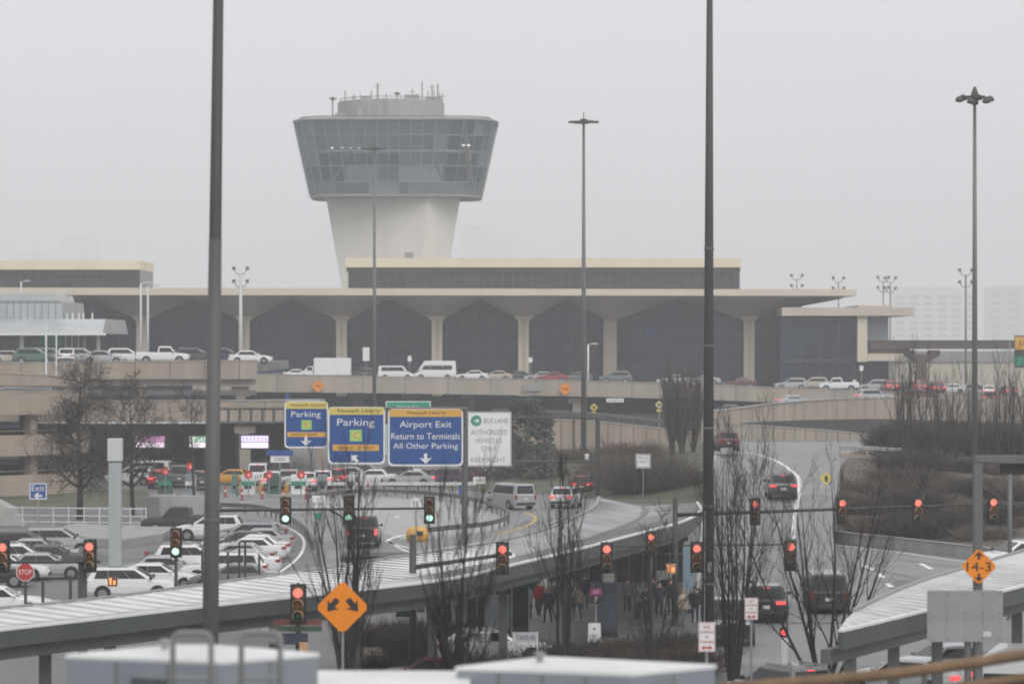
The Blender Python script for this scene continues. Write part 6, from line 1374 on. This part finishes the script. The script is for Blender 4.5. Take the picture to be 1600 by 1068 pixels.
bare_tree('bare_tree', 'small bare tree with low spreading branches in front of the crossing', Z(1014, 118, 0), 6.4, 51, stems=3, lean=.16, r=.06, kids=4, depth=3, up=.05, jit=.14, ang=.6, trunk_frac=.15, minr=.009)
bare_tree('bare_tree', 'tall upright bare tree just past the tall pole', Z(1146, 121, 0), 9.5, 61, stems=8, lean=.10, r=.065, kids=4, depth=3, up=.12, jit=.12, ang=.42, trunk_frac=.18, minr=.007, mt=M['twigf'])
bare_tree('bare_tree', 'wide branching bare tree over the second canopy roof', Z(1288, 118, 0), 9.2, 77, stems=8, lean=.50, r=.075, kids=4, depth=3, up=.07, jit=.16, ang=.5, trunk_frac=.2, minr=.007, mt=M['twigf'])
ev = leaf_tree('evergreen_tree', 'dark evergreen tree behind the white bus lane sign', Z(822, 304, .6), 7.0, 5.4, 5, 8500, M['leaf'], low=.06, size=.42)
for px, D, h_, w_, sd_, lb in ((852, 298, 2.6, 4.2, 6, 'low dark evergreen bush at the foot of the evergreen tree'), (786, 300, 2.2, 4.5, 7, 'low evergreen bush under the white bus lane sign'), (930, 300, 2.0, 4.5, 8, 'low evergreen bush beside the gantry leg on the bank')):
    leaf_tree('evergreen_bush', lb, Z(px, D, .5), h_, w_, sd_, 1500, M['leaf'], cat='shrub', low=.05, size=.34)
tb = twig_bush('bare_shrub', 'reddish bare shrub mound below the light mast on the bank', Z(882, 318, 1.2), 6.5, 2.0, 3, 600, M['twigr'], 'bare shrubs on the bank', r=.03)
twig_bush('bare_shrub', 'large rounded reddish shrub behind the regulatory sign', Z(985, 315, 1.4), 7.0, 2.5, 4, 800, M['twigr'], 'bare shrubs on the bank', r=.03)
twig_bush('bare_shrub', 'widest brown shrub in front of the regulatory sign at the canopy end', Z(1003, 275, .4), 7.6, 4.0, 5, 1300, M['twigb'], 'bare shrubs on the bank', r=.025)
twig_bush('bare_shrub', 'olive brown rounded shrub beside the gantry leg on the bank', Z(962, 284, .6), 5.4, 3.0, 9, 900, M['twigb'], 'bare shrubs on the bank', r=.022)
twig_bush('bare_shrub', 'small rusty shrub by the guardrail of the climbing road', Z(1062, 276, .6), 4.2, 2.2, 6, 500, M['twigr'], 'bare shrubs on the bank', r=.025)
# fastigiate pair
for px, sd_, h_, lb in ((1050, 13, 8.6, 'columnar bare tree nearest the regulatory sign'), (1066, 15, 8.9, 'tallest columnar bare tree, in the middle of the trio'), (1082, 14, 8.0, 'columnar bare tree nearest the tall pole')):
    bare_tree('columnar_tree', lb, Z(px, 318, 1.6), h_, sd_, stems=9, lean=.085, r=.09, kids=7, depth=2, up=.18, jit=.10, ang=.34, trunk_frac=.1, minr=.020, mt=M['twigb'])
# brown shrub mass on the planted slope
protos = [twig_bush('brown_shrub', None, Vector((0, 0, 0)), 4.4, (2.0, 1.5, 2.4)[i], 20 + i, (520, 380, 640)[i], M[('twigb', 'twigr', 'twig')[i]], r=.018) for i in range(3)]
spots = [(1350, 222, 1.4), (1385, 224, 1.3), (1430, 222, 1.2), (1478, 222, 1.2), (1525, 220, 1.2), (1572, 216, 1.2), (1352, 238, 2.0), (1380, 240, 1.9), (1412, 243, 2.0), (1455, 243, 1.9), (1500, 240, 1.9), (1550, 236, 1.9), (1600, 232, 1.9), (1400, 250, 2.4), (1425, 254, 2.8), (1446, 258, 2.9), (1480, 256, 2.9), (1526, 255, 2.9), (1580, 252, 2.9), (1362, 214, .5), (1448, 212, .4), (1540, 208, .3), (1618, 214, 1.0)]
rng = random.Random(4)
for i, (px, D, z) in enumerate(spots):
    s_ = rng.uniform(.8, 1.12); lb = 'brown leafless shrub in the thicket on the slope beside the wide road'
    if i < 3: o_ = protos[i]; o_.location = Z(px, D, z - .1); o_['label'] = lb; o_['group'] = 'brown shrubs of the thicket'
    else: o_ = dup(protos[i % 3], Z(px, D, z - .1), rng.uniform(0, 6.28), lb, 'brown shrubs of the thicket', (s_ * 1.1, s_ * 1.1, s_ * rng.uniform(.75, 1.05)))
# bare wood at the right
wp = [bare_tree('woodland_tree', None, Vector((0, 0, 0)), 9.5, 90 + i, stems=2, lean=.05, r=.10, kids=4, depth=2, up=.18, jit=.12, ang=.45, trunk_frac=.12, minr=.015) for i in range(4)]
for i in range(34):
    px = 1402 + (i % 17) * 13.2 + rng.uniform(-5, 5); D = 275 + (i // 17) * 28 + rng.uniform(-8, 8); s_ = rng.uniform(.55, 1.0) * (.66 + .34 * min(1, (px - 1395) / 170)); lb = 'bare upright tree in the thin wood between thicket and upper road'
    if i < 4: o_ = wp[i]; o_.location = Z(px, D, 3.1); o_.rotation_euler = (0, 0, rng.uniform(0, 6)); o_['label'] = lb; o_['group'] = 'bare trees of the thin wood'
    else: dup(wp[i % 4], Z(px, D, 3.1), rng.uniform(0, 6.28), lb, 'bare trees of the thin wood', (s_, s_, s_))
ul = [twig_bush('undergrowth_shrub', None, Vector((0, 0, 0)), 4.5, 3.6, 60 + i, 700, M['twig'], r=.03) for i in range(2)]
for i in range(14):
    px = 1405 + i * 16; lb = 'dark tangled shrub under the bare trees of the thin wood'
    if i < 2: o_ = ul[i]; o_.location = Z(px, 288, 3.0); o_['label'] = lb; o_['group'] = 'undergrowth of the thin wood'
    else: dup(ul[i % 2], Z(px, 282 + (i % 3) * 9, 3.0), rng.uniform(0, 6.28), lb, 'undergrowth of the thin wood')
# low hedge plants by the bus stop
hp = [twig_bush('hedge_shrub', None, Vector((0, 0, 0)), 2.6, (1.25, .95)[i], 70 + i, (330, 260)[i], M['twigr' if i else 'twig'], r=.011) for i in range(2)]
for i, (px, D) in enumerate(((842, 127), (872, 124), (905, 127), (940, 128), (972, 126), (1004, 129), (1036, 132), (1060, 130), (1088, 127), (985, 134), (585, 139), (618, 142), (650, 140), (682, 143), (600, 126), (655, 125), (722, 126), (788, 126), (640, 134), (858, 131), (890, 130), (922, 132), (955, 131), (1020, 127), (1050, 135), (1072, 125))):
    lb = 'low reddish hedge plant at the kerb in front of the bus stop'
    if i < 2: o_ = hp[i]; o_.location = Z(px, D, 0); o_['label'] = lb; o_['group'] = 'hedge plants at the bus stop'
    else: dup(hp[i % 2], Z(px, D, 0), i * 1.3, lb, 'hedge plants at the bus stop')
sheet('planting_bed', M['mulch'], [Z(560, 119, 0), Z(1110, 119, 0), Z(1110, 136, 0), Z(700, 136, 0), Z(695, 146, 0), Z(520, 146, 0)], .012)
sheet('pavement', M['pave'], [Z(690, 137, 0), Z(1112, 137, 0), Z(1112, 160, 0), Z(690, 160, 0)], .009)

# ================================================================== FOREGROUND ROOF, HOOPS, PIPE RAIL
def roof_box(label, cor, zt, zb, m, group='grey roof boxes'):
    pts = [G(x, y, zt) for x, y in cor]; o = sum(pts, Vector()) / len(pts); root = thing('rooftop_unit', label, 'rooftop unit', (o.x, o.y, zb), 0, group)
    L = [Vector((p.x - o.x, p.y - o.y, 0)) for p in pts]; hgt = zt - zb
    b = MB(); b.loft([L, [p + Vector((0, 0, hgt - .06)) for p in L]]); b.build('casing', m, root, bevel=.03)
    b = MB(); b.loft([[p * 1.006 + Vector((0, 0, hgt - .06)) for p in L], [p * 1.006 + Vector((0, 0, hgt - .01)) for p in L], [p * .985 + Vector((0, 0, hgt)) for p in L]]); b.build('white_lid', M['roofw'], root)
    b = MB()
    for z in (.55, 1.15): b.loft([[p * 1.004 + Vector((0, 0, hgt - z)) for p in L], [p * 1.004 + Vector((0, 0, hgt - z + .025)) for p in L]])
    b.build('seam', M['pole'], root)
    b = MB()
    for i in range(2):
        p, q = L[i], L[i + 1]; n_ = max(2, int((q - p).length / .62))
        for j in range(1, n_): c = p.lerp(q, j / n_); d_ = (q - p).normalized(); nn = Vector((d_.y, -d_.x, 0)); b.beam(c + nn * .006 + Vector((0, 0, .05)), c + nn * .006 + Vector((0, 0, hgt - .08)), .02, .012)
    b.build('panel_joint', M['pole'], root)
    b = MB(); c = L[0].lerp(L[1], .55); d_ = (L[1] - L[0]).normalized(); nn = Vector((d_.y, -d_.x, 0))
    for j in range(5): z_ = hgt - .30 - j * .045; b.beam(c - d_ * .28 + nn * .012 + Vector((0, 0, z_)), c + d_ * .28 + nn * .012 + Vector((0, 0, z_)), .02, .02)
    b.build('louvre_vent', M['poled'], root)
    b = MB(); c = L[3].lerp(L[0], .4); b.lathe([(.05, hgt), (.05, hgt + .10), (.09, hgt + .10), (.09, hgt + .13), (0, hgt + .15)], (c.x * .6, c.y * .6, 0), 10); b.build('roof_pipe', M['galv'], root)
roof_box('grey metal roof box with a white lid behind the pipe hoops', [(103, 1021), (343, 1031), (498, 1019), (300, 1003)], 8.75, 6.6, M['steel'])
roof_box('grey metal roof box with a white lid in front of the bus stop', [(712, 1040), (985, 1050), (1119, 1037), (850, 1024)], 8.45, 6.6, M['steel'])
b = MB(); pts = [G(x, y, 8.28) for x, y in ((470, 1072), (735, 1072), (735, 1047), (470, 1046))]; o = sum(pts, Vector()) / 4; b.loft([[p - o + Vector((0, 0, -1.4)) for p in pts], [p - o for p in pts]]); q = b.build('flat_roof', M['roofw'], None, bevel=.03); q.location = o; tag(q, 'flat white roof between the two grey roof boxes', 'roof')
def hoop(x0, x1, yt, label):
    D = 41; k_ = D / F; o = P((x0 + x1) / 2, 1100, D); root = thing('pipe_hoop', label, 'hoop rail', o, 0, 'grey hoops on the roof'); hw_ = (x1 - x0) / 2 * k_; t_ = P(0, yt, D).z - o.z
    pts = [Vector((-hw_, 0, -.6)), Vector((-hw_, 0, t_ - .09)), Vector((-hw_ + .03, 0, t_ - .03)), Vector((-hw_ + .09, 0, t_)), Vector((hw_ - .09, 0, t_)), Vector((hw_ - .03, 0, t_ - .03)), Vector((hw_, 0, t_ - .09)), Vector((hw_, 0, -.6))]
    b = MB(); b.tube(pts, .036, 10); b.build('hoop', M['pole2'], root, smooth=True)
    b = MB(); b.box((0, .01, t_ - .08), (hw_ * 2 - .06, .05, .13)); b.build('top_plate', M['pole2'], root)
    b = MB(); b.tube([(-hw_, 0, P(0, 1059, D).z - o.z), (hw_, 0, P(0, 1059, D).z - o.z)], .028, 8); b.build('mid_rail', M['pole2'], root)
M['pole2'] = mat('grey galvanised hoop', (.22, .22, .215), .6, .2, var=.1, scale=2)
hoop(270, 330, 988, 'grey pipe hoop standing before the tall dark pole'); hoop(377, 438, 987, 'grey pipe hoop nearer the big orange diamond')
o = P(1400, 1050, 47); pr_ = thing('pipe_railing', 'rusty brown pipe railing rising across the bottom corner', 'railing', o)
def prl(pts, r_):
    b = MB(); b.tube([P(x, y, 47) - o for x, y in pts], r_, 12); return b.build('rail', M['brown'], pr_, smooth=True)
prl([(1100, 1078), (1200, 1069), (1300, 1061), (1400, 1051.5), (1500, 1038), (1600, 1022), (1700, 1003)], .088); prl([(1440, 1082), (1520, 1070), (1600, 1059), (1700, 1045)], .075)
for px, yt in ((1399, 1052), (1445, 1047), (1640, 1024)):
    b = MB(); p = P(px, yt, 47) - o; b.tube([p, p + Vector((0, 0.02, -1.2))], .045, 8); b.build('post', M['pole'], pr_)
# grey blank sign board from behind
c = P(1508, 962, 90); kk = 90 / F; s_ = sign('sign_board', 'large blank grey sign board seen from behind, below the clearance sign', 'sign', c, 118 * kk, 80 * kk, mat('weathered sign back', (.27, .28, .265), .6, var=.08, scale=.8), legs=[(.1, 0), (.35, 0)], legm=M['pole'])
b = MB(); b.box((0, -.004, 0), (118 * kk, .012, .02)); b.build('joint', M['conc'], s_)
b = MB(); [b.box((x * 118 * kk, -.006, z * 80 * kk), (.035, .014, .035)) for x in (-.46, -.23, 0, .23, .46) for z in (-.44, -.06, .06, .44)]; b.build('rivets', M['pole'], s_)
b = MB(); [b.box((x * 118 * kk, -.003, 0), (.018, .01, 79 * kk)) for x in (-.25, .25)]; b.build('stiffeners', M['conc'], s_)
b = MB(); b.box((.62, -.006, -.5), (.22, .012, .15)); b.build('sticker', M['offw'], s_)

# ================================================================== HAZE
b = MB(); b.box((0, 2700, 112), (2300, 5600, 226)); hz = b.build('haze', None); hz['kind'] = 'stuff'
hm = bpy.data.materials.new('mist'); hm.use_nodes = True; t = hm.node_tree
for n in list(t.nodes):
    if n.type == 'BSDF_PRINCIPLED': t.nodes.remove(n)
pv_ = t.nodes.new('ShaderNodeVolumePrincipled'); pv_.inputs['Density'].default_value = .00042; pv_.inputs['Color'].default_value = (.97, .97, .98, 1); pv_.inputs['Anisotropy'].default_value = 0.0
t.links.new(pv_.outputs[0], t.nodes['Material Output'].inputs['Volume'])
hz.data.materials.clear(); hz.data.materials.append(hm)
